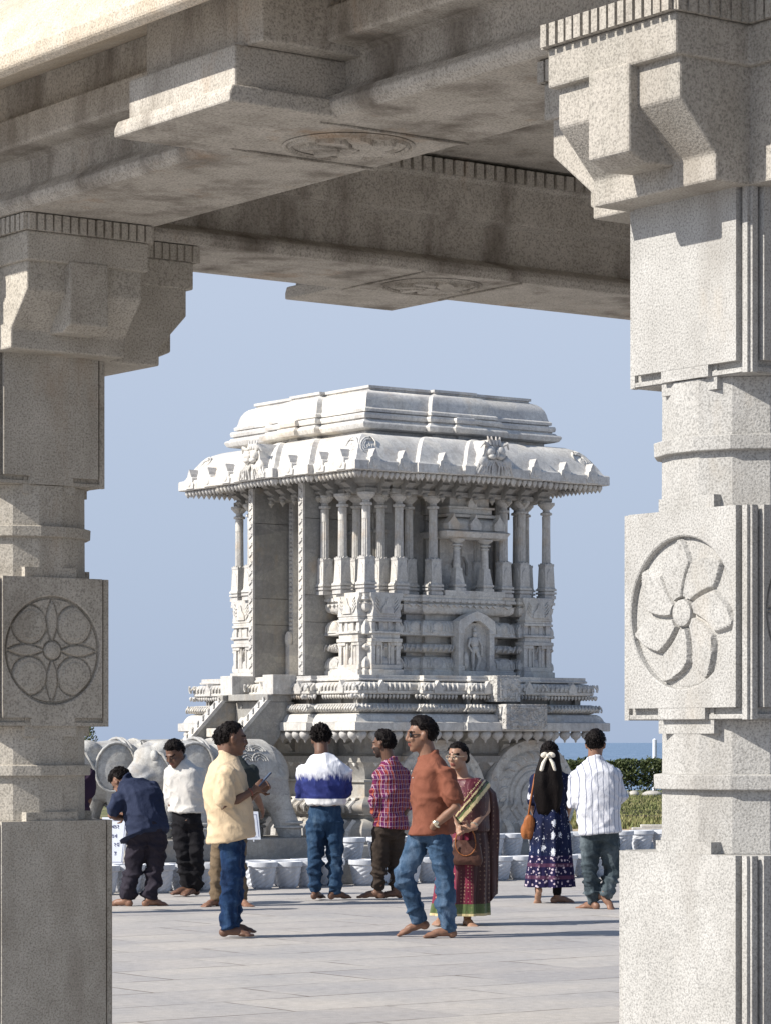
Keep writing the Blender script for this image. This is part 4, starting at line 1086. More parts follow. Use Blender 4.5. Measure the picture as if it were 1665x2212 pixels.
M['khaki'] = cloth('khaki_trousers', (.13, .095, .062), (.18, .135, .09))
M['brown_tr'] = cloth('brown_trousers', (.035, .026, .021), (.056, .043, .035))
M['rust'] = cloth('rust_polo', (.17, .060, .038), (.215, .082, .052))
M['leather'] = cloth('tan_leather', (.25, .085, .028), (.34, .13, .05), .45)
M['dkleather'] = cloth('brown_bag', (.07, .035, .028), (.12, .06, .045), .4)
t = NT('cream_lace'); M['lace'] = t.done((.72, .66, .56), .8, t.bump(t.voro(90), .003))
t = NT('steel'); M['steel'] = t.done((.75, .66, .5), .25, None, .5, Metallic=.9)
t = NT('glass_dark'); M['shade'] = t.done((.01, .01, .012), .08, None, .6)
t = NT('phone_case'); M['phone'] = t.done((.02, .03, .06), .25, None, .5)
# white sweatshirt dipped in indigo
t = NT('dip_dye'); z = t.xyz()[2]; n = t.noise(1, 4, .7, vec=t.map(scale=(16, 16, 3))); zz = t.math('ADD', z, t.math('MULTIPLY', t.math('SUBTRACT', n, .5), .26))
dye = t.ramp(zz, [(.001, 0), (.999, 0)]); m_ = t.n('ShaderNodeMapRange'); t.l(zz, m_.inputs[0]); m_.inputs[1].default_value = 1.19; m_.inputs[2].default_value = 1.26
m2 = t.n('ShaderNodeMapRange'); t.l(z, m2.inputs[0]); m2.inputs[1].default_value = .995; m2.inputs[2].default_value = 1.0
ind = t.ramp(t.noise(5, 4, .7), [(.3, (.012, .014, .075)), (.7, (.04, .055, .21))])
col = t.mix(m_.outputs[0], ind, (.72, .73, .78)); col = t.mix(m2.outputs[0], (.75, .74, .74), col)
M['dip'] = t.done(col, .85, t.bump(t.noise(1, 4, .6, vec=t.map(scale=(14, 14, 7)), dist=1), .009), .15)
def lines(t, c, freq, width, off=0):
    f = t.math('FRACT', t.math('ADD', t.math('MULTIPLY', c, freq), off)); return t.math('LESS_THAN', f, width)
# plaid
t = NT('plaid'); x, y, z = t.xyz(); dn = t.math('MULTIPLY', t.math('SUBTRACT', t.noise(9, 2), .5), .03)
h = t.math('ADD', t.math('ADD', x, t.math('MULTIPLY', y, .6)), dn); zz = t.math('ADD', z, dn)
col = t.mix(t.ramp(t.noise(4, 3), [(.3, 0), (.7, 1)]), (.13, .010, .028), (.17, .018, .03))
col = t.mix(lines(t, zz, 11, .42), col, (.085, .012, .06)); col = t.mix(t.math('MULTIPLY', lines(t, h, 15, .35, .3), .6), col, (.10, .02, .10))
col = t.mix(t.math('MULTIPLY', lines(t, zz, 22, .16), .5), col, (.45, .30, .36)); col = t.mix(t.math('MULTIPLY', lines(t, h, 30, .18), .6), col, (.52, .38, .44))
col = t.mix(t.math('MULTIPLY', lines(t, h, 15, .1, .7), .7), col, (.5, .14, .06))
M['plaid'] = t.done(col, .85, t.bump(t.noise(1, 4, .6, vec=t.map(scale=(13, 13, 7)), dist=1), .009), .15)
# fine stripes on white
t = NT('pinstripe'); x, y, z = t.xyz(); dn = t.math('MULTIPLY', t.math('SUBTRACT', t.noise(6, 2), .5), .035)
h = t.math('ADD', x, t.math('ADD', dn, t.math('MULTIPLY', y, .25))); col = t.mix(t.math('MULTIPLY', lines(t, h, 19, .13), .85), (.60, .61, .66), (.10, .12, .20))
col = t.mix(t.math('MULTIPLY', lines(t, h, 20, .08, .45), .25), col, (.35, .38, .5))
M['pinstripe'] = t.done(col, .8, t.bump(t.noise(1, 4, .6, vec=t.map(scale=(12, 12, 8)), dist=1.2), .010), .15)
# navy cotton with white block print motifs, patterned border low down
t = NT('block_print'); v = t.map(scale=(1, .35, .62)); z = t.xyz()[2]
cell = t.voro(13, vec=v, rnd=.35); sh_ = t.noise(75, 2); mot = t.math('LESS_THAN', t.math('ADD', cell, t.math('MULTIPLY', sh_, .6)), .585)
cell2 = t.voro(34, vec=v, rnd=.8); m2_ = t.math('LESS_THAN', t.math('ADD', cell2, t.math('MULTIPLY', sh_, .6)), .46)
base_ = t.ramp(t.noise(4, 3), [(.3, (.006, .007, .022)), (.7, (.010, .018, .062))])
col = t.mix(mot, base_, (.58, .60, .66)); col = t.mix(t.math('MULTIPLY', m2_, .35), col, (.45, .45, .55))
low = t.math('LESS_THAN', z, .46); bd = t.mix(t.math('LESS_THAN', t.math('ADD', t.voro(30, vec=t.map(scale=(1, .4, 1))), t.math('MULTIPLY', sh_, .7)), .66), (.012, .010, .045), (.50, .42, .48))
bd = t.mix(t.math('MULTIPLY', lines(t, z, 8.5, .3), .7), bd, (.10, .04, .075)); col = t.mix(low, col, bd)
M['print'] = t.done(col, .8, t.bump(t.noise(1, 3, .6, vec=t.map(scale=(16, 16, 2))), .015), .15)
# sari silk: maroon with small gold motifs; borders are their own materials
def silk(name, c, c2, gold=.5, sc=26):
    t = NT(name); cl = t.voro(sc, rnd=.15); mt = t.math('LESS_THAN', t.math('ADD', cl, t.math('MULTIPLY', t.noise(120, 2), .45)), .44)
    col = t.mix(t.ramp(t.noise(6, 3), [(.3, 0), (.7, 1)]), c, c2); col = t.mix(t.math('MULTIPLY', mt, gold), col, (.52, .34, .22)); return t.done(col, .5, t.bump(t.noise(1, 3, .6, vec=t.map(scale=(18, 18, 3))), .012), .35)
M['sari'] = silk('sari_maroon', (.065, .010, .016), (.11, .016, .030), .4, 34); M['sari_dark'] = silk('sari_dark', (.035, .012, .012), (.06, .018, .018), .25)
M['sari_red'] = silk('sari_red', (.14, .010, .032), (.19, .016, .045), .75, 34)
M['gold'] = silk('gold_border', (.62, .50, .28), (.50, .42, .22), .1); M['green'] = silk('green_border', (.055, .085, .03), (.10, .14, .05), .15)

# ------------------------------------------------------------------ people
def basis(yaw, pitch=0, roll=0):
    m = Matrix.Rotation(-yaw, 3, 'Z') @ Matrix.Rotation(pitch, 3, 'X') @ Matrix.Rotation(roll, 3, 'Y'); return m      # columns right, forward, up
def mm(Bm): return Bm
def foot(mb, ank, yaw, pitch=0, k=1.0):
    B = basis(yaw, pitch); ank = V(ank)
    P = lambda x, y, z: ank+B @ V((x*k, y*k, z*k))
    mb.ell(P(0, -.035, -.045), (.034*k, .042*k, .038*k), 12, 8, B); mb.ell(P(0, .045, -.036), (.036*k, .09*k, .034*k), 12, 8, B)
    mb.ell(P(0, .125, -.056), (.046*k, .055*k, .025*k), 12, 8, B)
    mb.tube([ank+V((0, 0, .04)), P(0, .0, -.02)], [.036*k, .038*k], 10)
    return [(x, P) for x in ()] or [mb.tube([P(x, .15, -.065), P(x*1.06, l, -.068)], r*k, 8) for x, l, r in ((-.034, .192, .0145), (-.013, .196, .0115), (.006, .190, .011), (.023, .182, .0105), (.038, .170, .010))]
def hand(mb, wr, d, n, side=1, curl=.5, k=1.0):
    """palm, four unequal fingers bent towards n and a thumb leaving the side of the palm"""
    wr = V(wr); d = V(d).normalized(); n = V(n); n = (n-d*n.dot(d)).normalized(); p = d.cross(n)*side
    B = Matrix((p, d, n)).transposed()
    mb.ell(wr+d*.045*k, (.040*k, .052*k, .017*k), 12, 8, B)
    mb.tube([wr-d*.03, wr+d*.02*k], [.026*k, .027*k], 8)
    for i, (x, L) in enumerate(((-.030, .062), (-.010, .074), (.010, .078), (.030, .068))):
        b = wr+d*.088*k+p*x*k; c1, c2 = curl*.8, curl*1.7
        m1 = b+(d*cos(c1)+n*sin(c1))*L*.5*k; m2 = m1+(d*cos(c2)+n*sin(c2))*L*.5*k
        mb.tube([b-d*.015, b, m1, m2], [.0105*k, .0105*k, .0095*k, .008*k], 7)
    b = wr+d*.03*k+p*.034*k
    mb.tube([b-p*.012, b+(d*.5+p*.75+n*.25)*.032*k, b+(d*1.0+p*.65+n*.55)*.052*k], [.014*k, .012*k, .010*k], 7)
def head(mb, c, B, k=1.0, fem=False):
    P = lambda x, y, z: V(c)+B @ V((x*k, y*k, z*k))
    E = lambda p, r: mb.ell(P(*p), tuple(q*k for q in r), 18, 14, B)
    E((0, -.012, .028), (.074, .094, .090)); E((0, .018, -.035), (.060 if fem else .064, .072, .078)); E((0, .058, -.094), (.027, .026, .020))
    E((0, .035, -.075), (.045, .045, .035)); E((0, .083, .028), (.046, .012, .014)); E((-.034, .070, -.022), (.022, .018, .022)); E((.034, .070, -.022), (.022, .018, .022))
    mb.tube([P(0, .088, .018), P(0, .098, -.006), P(0, .103, -.022)], [.010*k, .011*k, .013*k], 8); E((-.012, .092, -.027), (.008, .011, .007)); E((.012, .092, -.027), (.008, .011, .007))
    E((0, .086, -.052), (.024, .012, .007)); E((0, .083, -.064), (.021, .012, .008))
    for s in (-1, 1):
        E((s*.031, .076, .006), (.015, .012, .009)); E((s*.077, -.004, -.006), (.010, .020, .031)); E((s*.083, -.010, .008), (.008, .015, .018))
    return P
def face_paint(c, B, k, mats, beard=0, tache=0, brow=1):
    Bi = B.transposed()
    def f(p):
        q = Bi @ (p-V(c))/k; x, y, z = q
        if abs(z) > .16 or abs(x) > .1 or y < .0: 
            return 0
        ax = abs(x)
        if y > .06 and (ax-.031)**2/.010**2+(z-.006)**2/.006**2 < 1: return 3 if abs(ax-.031) < .0055 else 2
        if brow and y > .055 and .012 < ax < .050 and abs(z-.029+.1*(ax-.03)**1) < .0055: return 3
        if tache and y > .07 and ax < .030 and -.050 < z < -.038: return 4
        if y > .078 and ax < .022 and -.072 < z < -.047: return 1
        if beard and y > .0 and -.13 < z < -.02-.0*ax and (z < -.07 or ax > .042): return 4
        return 0
    return f
def hair_cap(c, B, k=1.0, thick=.016, curl=.006, front=.05, style='short', seed=0, bald=None):
    """shell over the skull, sunk into the head where the face, ears and nape are, with loose locks on top"""
    m = MB(); n, v = 96, 60; vs = []; fs = []
    ctr = V((0, -.012, .028)); rad = V((.074, .094, .090)); th_ = thick*.85
    def cover(d, pz):
        line = .058 if d.y > .55 else (.058-.095*(.55-d.y)/.55 if d.y > 0 else -.037-.03*min(1, -d.y*2))
        if abs(d.x) > .70 and -.22 < d.y < .5: line = max(line, .020)
        w_ = max(0, min(1, ((pz-line)*55+.55*noise.noise(d*13+V((seed, 0, 0))))*.5+.5))
        if bald is not None:
            bd = (d-V(bald).normalized()).length
            if bd < .42: w_ = min(w_, max(0, (bd-.30)/.12))
        return w_
    for j in range(v+1):
        th = -pi/2+pi*j/v
        for i in range(n):
            a = 2*pi*i/n; d = V((cos(th)*cos(a), cos(th)*sin(a), sin(th))); p = V((d.x*rad.x, d.y*rad.y, d.z*rad.z))
            nz = noise.noise(d*3.2+V((seed, 0, 0)))*.7+noise.noise(d*7+V((0, seed, 0)))*.8+abs(noise.noise(V((d.x*16, d.y*7, d.z*9+seed))))*1.1-.3
            hgt = th_*(.65+.55*max(0, d.z)+.25*max(0, d.y))+curl*nz*1.7; w_ = cover(d, p.z)
            vs.append(V(c)+B @ ((ctr+p*(.90 if w_ < .02 else 1)+p.normalized()*(hgt*w_-.006*(1-w_)))*k))
    for j in range(v):
        for i in range(n): fs.append((j*n+i, j*n+(i+1) % n, (j+1)*n+(i+1) % n, (j+1)*n+i))
    m.add(vs, fs); rg = random.Random(seed+1)
    for i in range(260):
        d = V((rg.gauss(0, 1), rg.gauss(0, 1), abs(rg.gauss(0, 1))-.35)).normalized(); p = V((d.x*rad.x, d.y*rad.y, d.z*rad.z))
        if cover(d, p.z) < .6: continue
        fl_ = (V((0, -.5, -.7)) if d.y < .3 else V((rg.choice((-.6, .6)), .5, .1)))+V((rg.gauss(0, .35), rg.gauss(0, .35), rg.gauss(0, .25)))
        fl_ = (fl_-d*fl_.dot(d)).normalized(); L = rg.uniform(.018, .034); o = ctr+p+d*(th_*.75); r_ = rg.uniform(.0022, .0042)
        m.tube([V(c)+B @ (q*k) for q in (o-d*.004, o+fl_*L*.5+d*(.004+curl*.5), o+fl_*L+d*rg.uniform(-.003, .005+curl*.6))], [r_, r_, r_*.4], 4, False)
    return m

def wrinkle(amp, sc=(9, 9, 13), hot=(), seed=0):
    """soft folds everywhere, sharp creases gathering at elbows, knees, hems and the waist"""
    hot = [(V(h), r) for h, r in hot]
    def f(c, n_):
        wq = noise.noise(c*3+V((seed, 1, 2)))*.8
        q = V((c.x*sc[0]*.55+seed+wq, c.y*sc[1]*.55+wq, c.z*sc[2]*.62+wq+c.x*2)); a = noise.noise(q); b = noise.noise(q*1.7+V((7, 3, seed)))
        d1 = noise.noise(V((c.x*6+c.z*5+seed, c.y*6, c.z*2-c.x*2)))
        w_ = .35
        for h, r in hot: w_ += 1.5*math.exp(-((c-h).length/r)**2)
        rid = lambda t_: max(0, 1-abs(t_)*5.5)**1.5
        return amp*(w_*(1.5*rid(a)-.35+.5*rid(b))+1.2*rid(d1)-.3)
    return f

class Person:
    def __init__(s, name, label, u, y, Z, facing, skin_i=0, k=1.0, group=None):
        s.Z = Z; s.o = PT(u, y, Z); s.o.z = 0; s.k = k; s.sk = SK[skin_i]; s.skin_i = skin_i
        s.e = empty('person', label, 'person', s.o, 0, group); s.a = radians(facing); s.J = {}
        s.B = basis(s.a); s.body = MB()
    def at(s, u, y, dz=0): p = PT(u, y, s.Z+dz); return p-s.o
    def torso_secs(s, pel, chest, neck, w, d, tw=0):
        """w, d: half widths and depths at pelvis, waist, chest, shoulder, neck"""
        pel, chest, neck = V(pel), V(chest), V(neck); out = []
        ts = (0, .28, .62, .86, .95, 1.0); W = (w[0], w[1], w[2], w[3], w[3]*.70, w[4]*1.08); D = (d[0], d[1], d[2], d[3], d[3]*.8, d[4])
        for t_, a, b in zip(ts, W, D):
            p = pel*(1-t_)**2+2*chest*t_*(1-t_)+neck*t_*t_ if False else (pel+(chest-pel)*(t_/.62) if t_ <= .62 else chest+(neck-chest)*((t_-.62)/.38))
            yaw = s.a+radians(tw)*t_; R_ = V((cos(yaw), -sin(yaw), 0)); up = ((chest-pel) if t_ < .4 else (neck-pel) if t_ < .7 else (neck-chest)).normalized()
            F_ = up.cross(R_).normalized(); R2 = F_.cross(up).normalized()
            out.append((p, R2, F_, a, b, .85))
        return out
    def finish_body(s, hc, B, k=1, fem=False, beard=0, tache=0, vox=.0085):
        neck = s.J['neck']; head(s.body, hc, B, k, fem)
        s.body.tube([V(neck)-V((0, 0, .04)), V(neck)*.5+(V(hc)+B @ V((0, -.03, -.07)))*.5, V(hc)+B @ V((0, -.02, -.03))], [(.068 if not fem else .058)*k, (.062 if not fem else .050)*k, (.060 if not fem else .050)*k], 14)
        return remesh(s.body, 'body', vox, [s.sk, M['lips'], M['eyew'], M['hair'], M['beard']], s.e, 2, None, face_paint(hc, B, k, None, beard, tache))
    def hair(s, hc, B, k=1, **kw):
        return hair_cap(hc, B, k, **kw).build('hair', M['hair'], s.e, smooth=True)

def limb(mb, pts, rad, n=14): mb.tube(pts, rad, n)
# each man: joints read off in metres from his place on the ground
def man(label, u, y, Z, facing, pel, chest, neck, hc, arms, legs, feet, top, bottom, skin_i=0, hp=(0, 0), hyaw=None, beard=0, tache=0, hem=None,
        wid=(.165, .150, .175, .185, .07), dep=(.125, .112, .125, .10, .065), sleeve='short', legr=(.098, .078, .066), hairkw=None, hands=None, fit=.02, hk=1.09, sl_r=(.073, .070), cuff=None, topname='shirt', amp=.009, twist=0, collar=True):
    p = Person('person', label, u, y, Z, facing, skin_i); A = p.at
    pel, chest, neck, hc = [A(*q) if not isinstance(q, V) else q for q in (pel, chest, neck, hc)]
    p.J['neck'] = neck
    HB = basis(radians(hyaw if hyaw is not None else facing), radians(hp[0]), radians(hp[1]))
    secs = p.torso_secs(pel, chest, neck, wid, dep, twist)
    p.body.loft([(c, r, f, a*.82, b*.82, e) for c, r, f, a, b, e in secs])
    AR = []
    for i, (sh, el, wr) in enumerate(arms):
        sh, el, wr = A(*sh), A(*el), A(*wr); AR.append((sh, el, wr))
        limb(p.body, [sh, (sh+el)/2, el, el*.6+wr*.4, wr], [.048, .046, .038, .038, .027])
        if hands and hands[i]:
            h = hands[i]; hand(p.body, wr, V(h[0]), V(h[1]), h[2], h[3])
        elif hands is None or hands[i] is not None: hand(p.body, wr, wr-el, V((0, 0, 1)).cross(wr-el) if abs((wr-el).normalized().z) < .9 else p.B.col[0], 1 if i else -1, .5)
    LG = []
    for hip, kn, an in legs:
        hip, kn, an = A(*hip), A(*kn), A(*an); LG.append((hip, kn, an)); limb(p.body, [hip, kn, an], [.075, .050, .036])
    for (hip, kn, an), (fy, fp) in zip(LG, feet): foot(p.body, an, radians(fy), radians(fp))
    p.finish_body(hc, HB, hk, False, beard, tache)
    if hairkw is not False: p.hair(hc, HB, hk, **(hairkw or {}))
    # upper garment
    t = MB(); sec2 = list(p.torso_secs(pel, chest, neck, wid, dep, twist))
    c0, r0, f0, a0, b0, e0 = sec2[0]
    hemp = A(*hem) if hem else pel-V((0, 0, .08))
    up_s = [(c, r, f, a+fit, b+fit, e) for c, r, f, a, b, e in sec2]
    if hemp.z < c0.z-.02: body = [(hemp, r0, f0, a0+.036, b0+.042, .85), ((hemp+c0)/2, r0, f0, a0+.032, b0+.038, .85)] + up_s
    else: body = [(hemp, r0, f0, a0+.030, b0+.036, .85), (hemp+V((0, 0, .03)), r0, f0, a0+.030, b0+.036, .85)] + [q_ for q_ in up_s if q_[0].z > hemp.z+.07]
    body[-1] = (sec2[-1][0]+(sec2[-1][0]-sec2[-2][0]).normalized()*.045, sec2[-1][1], sec2[-1][2], .080, .076, .95)
    t.loft(body, 36)
    hot = []
    for (sh, el, wr) in AR:
        t.ell(sh, (.068, .068, .066), 14, 10)
        if sleeve == 'short':
            q = sh+(el-sh)*.72; limb(t, [sh, (sh+q)/2, q], [.070, sl_r[0], sl_r[1]], 16)
        elif sleeve == 'rolled':
            q = el+(wr-el)*.45; limb(t, [sh, (sh+el)/2, el, q], [.068, .062, .058, .052], 16); limb(t, [q-(wr-el)*.1, q], [.058, .058], 16)
        else: limb(t, [sh, (sh+el)/2, el, el+(wr-el)*.9], [.070, .064, .062, .046], 16)
        hot += [(el, .12), (sh, .10)]
    hot.append((pel+V((0, 0, .12)), .16))
    if collar:
        R_ = sec2[-1][1]; F_ = sec2[-1][2]; cn = sec2[-1][0]
        t.tube([cn+R_*.068*cos(a)+F_*.066*sin(a)+V((0, 0, .046-.024*sin(a))) for a in [i*2*pi/14+.4 for i in range(14)]], .017, 7)
    tp_ = remesh(t, topname, .0115, top, p.e, 3, wrinkle(amp, hot=hot, seed=u*.37))
    # trousers
    legr = tuple(x*.93 for x in legr)
    t = MB(); hipc = (LG[0][0]+LG[1][0])/2; w0 = pel+V((0, 0, .15))
    t.loft([(hipc-V((0, 0, .06)), r0, f0, a0*.7, b0*.72, .9), (hipc, r0, f0, a0*.98, b0*1.0, .85), (pel, r0, f0, a0-.004, b0-.002, .85), (pel+V((0, 0, .07)), r0, f0, a0-.006, b0-.004, .85), (w0, r0, f0, a0-.045, b0-.04, .85)], 32)
    hot = []
    for (hip, kn, an), fd in zip(LG, feet):
        end = an+(kn-an).normalized()*(.035 if cuff is None else cuff)
        md = (hip+kn)/2; md2 = (kn+end)/2
        limb(t, [hip, md, kn, md2, end], [legr[0], (legr[0]+legr[1])/2+.004, legr[1], (legr[1]+legr[2])/2+.002, legr[2]], 18)
        hot += [(kn-V((0, 0, .04)), .13), (end, .16), (hip-V((0, 0, .05)), .12)]
    remesh(t, 'trousers', .0115, bottom, p.e, 3, wrinkle(amp*1.25, (8, 8, 17), hot, u*.71))
    p.AR, p.LG, p.HB, p.hc, p.sec = AR, LG, HB, hc, sec2
    return p

# 1 navy shirt, bending forward beside the left pillar
P1 = man('man in a navy shirt and dark trousers bending forward beside the left pillar', 295, 1957, 27.9, -40,
    (322, 1798, 0), (306, 1722, .10), (272, 1698, .18), (262, 1688, .22),
    [((258, 1722, -.02), (240, 1762, -.05), (262, 1765, .10)), ((330, 1700, .24), (300, 1755, .38), (272, 1762, .25))],
    [((300, 1808, .0), (287, 1880, .05), (271, 1940, .0)), ((337, 1808, .02), (334, 1880, .08), (322, 1940, .02))], [(-70, 0), (62, 0)],
    M['navy'], M['charcoal'], 0, (-62, 0), -50, hem=(300, 1812, 0), wid=(.185, .185, .20, .19, .07), dep=(.14, .15, .15, .115, .065), legr=(.115, .088, .078), hands=[((1, .3, .3), (0, 1, 0), 1, .9), ((-1, 0, 0), (0, 1, 0), 1, .9)], hairkw=dict(thick=.022, curl=.007, seed=3), amp=.010)
# 2 white shirt, black trousers, looking down
P2 = man('man in a white shirt and black trousers looking down at the ground', 402, 1932, 29.7, 205,
    (402, 1768, 0), (403, 1700, -.01), (388, 1650, -.05), (377, 1628, -.12),
    [((428, 1668, -.04), (437, 1716, .02), (417, 1748, -.06)), ((367, 1668, .02), (362, 1715, .04), (372, 1748, -.04))][::-1],
    [((388, 1775, 0), (396, 1850, -.02), (405, 1914, 0)), ((420, 1775, 0), (424, 1850, -.02), (420, 1916, .02))], [(235, 0), (215, 0)],
    M['white_shirt'], M['black'], 1, (-30, 0), 212, hem=(402, 1754, 0), sleeve='rolled', legr=(.092, .082, .082), wid=(.155, .150, .17, .165, .068), hands=[None, ((-.3, -.3, -1), (-1, 0, 0), 1, .5)], hairkw=dict(thick=.024, curl=.006, seed=5, ), fit=.026)
# 4 man behind the yellow shirt
P4 = man('man in dark green shirt and khaki trousers, mostly hidden behind the man in yellow', 495, 1955, 27.9, 50,
    (495, 1775, 0), (508, 1700, .02), (502, 1640, .02), (486, 1600, .03),
    [((472, 1665, .10), (465, 1715, .2), (500, 1735, .32)), ((543, 1668, -.02), (552, 1715, .0), (565, 1745, .2))],
    [((480, 1795, 0), (470, 1870, 0), (466, 1940, 0)), ((510, 1795, 0), (516, 1870, 0), (520, 1940, .04))], [(215, 0), (150, 0)],
    M['dkgreen'], M['khaki'], 0, (-8, 0), 40, hem=(500, 1790, 0), wid=(.165, .16, .185, .20, .07), hairkw=dict(thick=.02, seed=9), legr=(.095, .075, .070))
# 3 yellow shirt with phone, in profile to the right
P3 = man('man in a pale yellow short sleeved shirt and jeans holding a phone, in profile', 508, 2022, 23.4, 72,
    (499, 1772, 0), (487, 1700, -.01), (492, 1642, .0), (502, 1596, .0),
    [((490, 1672, -.19), (484, 1742, -.22), (548, 1706, -.12)), ((490, 1672, .20), (520, 1738, .22), (556, 1708, .08))],
    [((497, 1795, -.07), (499, 1895, -.06), (493, 2001, -.06)), ((503, 1795, .08), (505, 1895, .09), (500, 1994, .12))], [(96, 0), (80, 0)],
    M['yellow'], M['denim_c'], 1, (-3, 0), 78, hem=(499, 1815, 0), wid=(.175, .175, .185, .185, .07), dep=(.155, .165, .15, .115, .07), legr=(.100, .086, .078), cuff=.02,
    hands=[((.75, .2, .6), (.3, .5, .2), -1, .9), ((.85, -.2, .5), (0, -1, 0), 1, .9)], hairkw=dict(thick=.010, curl=.003, seed=2, bald=(-.25, -.62, .72)), tache=1, sl_r=(.084, .088), amp=.010, fit=.022, hk=1.13)
# 5 dipped sweatshirt
P5 = man('man seen from behind in a white sweatshirt dipped in indigo and blue jeans', 705, 1942, 28.9, -6,
    (702, 1762, 0), (701, 1690, 0), (694, 1636, .0), (693, 1598, .06),
    [((655, 1664, .02), (651, 1718, .05), (672, 1712, .26)), ((744, 1664, .02), (747, 1712, .05), (728, 1704, .26))],
    [((682, 1775, 0), (681, 1855, 0), (681, 1924, 0)), ((722, 1775, 0), (724, 1855, .02), (722, 1924, .02))], [(20, 0), (55, 0)],
    M['dip'], M['denim_a'], 1, (-24, 0), -8, hem=(702, 1738, 0), wid=(.162, .165, .195, .205, .075), dep=(.125, .13, .14, .11, .07), sleeve='long', legr=(.104, .082, .074), hands=[((.2, 1, .1), (1, 0, 0), 1, .6), ((-.2, 1, .1), (-1, 0, 0), 1, .6)], hairkw=dict(thick=.034, curl=.014, seed=8), fit=.026, topname='sweatshirt', amp=.010, cuff=.03, collar=False)
# 6 plaid shirt
P6 = man('man in a red and purple plaid shirt and brown trousers, hand in his pocket', 822, 1941, 29.0, -55,
    (838, 1785, 0), (846, 1705, 0), (842, 1650, .0), (827, 1608, .0),
    [((819, 1676, -.10), (808, 1735, -.14), (814, 1777, -.06)), ((872, 1670, .14), (884, 1725, .12), (872, 1760, .0))],
    [((822, 1800, -.02), (820, 1870, -.02), (815, 1922, .0)), ((855, 1800, .06), (853, 1870, .10), (855, 1922, .08))], [(-78, 0), (-95, 0)],
    M['plaid'], M['brown_tr'], 1, (-4, 0), -62, hem=(845, 1788, 0), wid=(.165, .165, .185, .185, .07), sleeve='rolled', legr=(.100, .090, .060), hands=[((.1, .2, -1), (1, 0, 0), 1, .6), ((-.4, -.2, -1), (-1, 0, 0), 1, .6)], hairkw=dict(thick=.026, curl=.007, seed=12), beard=1, cuff=.06, amp=.010)
# 7 rust polo, walking to the left, hand in pocket
P7 = man('man in a rust polo shirt, sunglasses and jeans, one hand in his pocket', 925, 2020, 23.4, 255,
    (934, 1782, 0), (932, 1700, .0), (927, 1640, .0), (908, 1588, .0),
    [((962, 1672, -.18), (984, 1742, -.26), (934, 1785, -.19)), ((912, 1672, .20), (905, 1742, .22), (893, 1790, .12))],
    [((946, 1800, -.07), (960, 1900, -.06), (966, 2003, -.04)), ((912, 1798, .07), (872, 1888, .04), (904, 1988, .14))], [(262, 0), (262, -14)],
    M['rust'], M['denim_b'], 0, (-2, 0), 258, hem=(930, 1802, 0), wid=(.165, .165, .19, .195, .072), dep=(.14, .14, .15, .115, .07), legr=(.108, .086, .076), cuff=.03,
    hands=[((-.35, .75, -.8), (0, 1, 0), 1, .6), ((-.2, 0, -1), (0, 1, 0), 1, .6)], hairkw=dict(thick=.026, curl=.005, seed=4), tache=1, sl_r=(.076, .080), hk=1.13, amp=.010)
# 10 striped shirt, walking away
P10 = man('man seen from behind in a white shirt with thin dark stripes', 1290, 1961, 27.4, 4,
    (1294, 1785, 0), (1287, 1705, 0), (1284, 1648, .0), (1285, 1608, .02),
    [((1242, 1678, .02), (1238, 1735, .0), (1256, 1735, .24)), ((1326, 1672, .02), (1343, 1722, .02), (1322, 1728, .24))],
    [((1275, 1798, 0), (1272, 1880, .02), (1281, 1946, .04)), ((1313, 1798, 0), (1323, 1880, .06), (1308, 1932, -.02))], [(-40, 0), (125, -42)],
    M['pinstripe'], M['denim_g'], 0, (-6, 0), 8, hem=(1296, 1800, 0), wid=(.17, .175, .195, .20, .075), dep=(.14, .14, .14, .11, .07), sleeve='rolled', legr=(.104, .084, .072), hands=[((.2, 1, .2), (0, 0, 1), 1, .8), ((-.2, 1, .3), (0, 0, 1), 1, .8)], hairkw=dict(thick=.020, curl=.004, seed=6), fit=.03, amp=.010)

# 11 somebody almost wholly behind the left pillar
M['plum'] = cloth('plum_shirt', (.025, .014, .03), (.04, .024, .045))
P11 = man('person in a plum shirt standing behind the left pillar, only an elbow showing', 150, 1972, 26.7, -20,
    (152, 1785, 0), (152, 1702, 0), (150, 1648, .0), (150, 1606, .0),
    [((108, 1678, 0), (96, 1735, .0), (112, 1765, .15)), ((190, 1678, 0), (190, 1726, .0), (176, 1758, .18))],
    [((132, 1800, 0), (130, 1880, 0), (130, 1950, 0)), ((172, 1800, 0), (172, 1880, 0), (172, 1950, 0))], [(-10, 0), (20, 0)],
    M['plum'], M['charcoal'], 1, (-6, 0), hem=(152, 1800, 0), hairkw=dict(thick=.02, seed=31))

# ------------------------------------------------------------------ the two women
def skirt(secs, n=96, folds=11, amp=.02, seed=0):
    """secs: (centre, rx, ry, fold strength); returns a closed pleated tube"""
    m = MB(); vs = []; fs = []
    for c, rx, ry, q in secs:
        for k in range(n):
            a = 2*pi*k/n; f = 1+q*amp*(sin(a*folds+seed+c.z*.8)+.5*sin(a*(folds*1.7)+2*seed-c.z*2))/max(rx, .05)
            vs.append((c.x+rx*f*cos(a), c.y+ry*f*sin(a), c.z))
    L = len(secs)
    for j in range(L-1):
        for k in range(n): fs.append((j*n+k, j*n+(k+1) % n, (j+1)*n+(k+1) % n, (j+1)*n+k))
    fs += [tuple(range(n))[::-1], tuple(range((L-1)*n, L*n))]
    m.add(vs, fs); return m
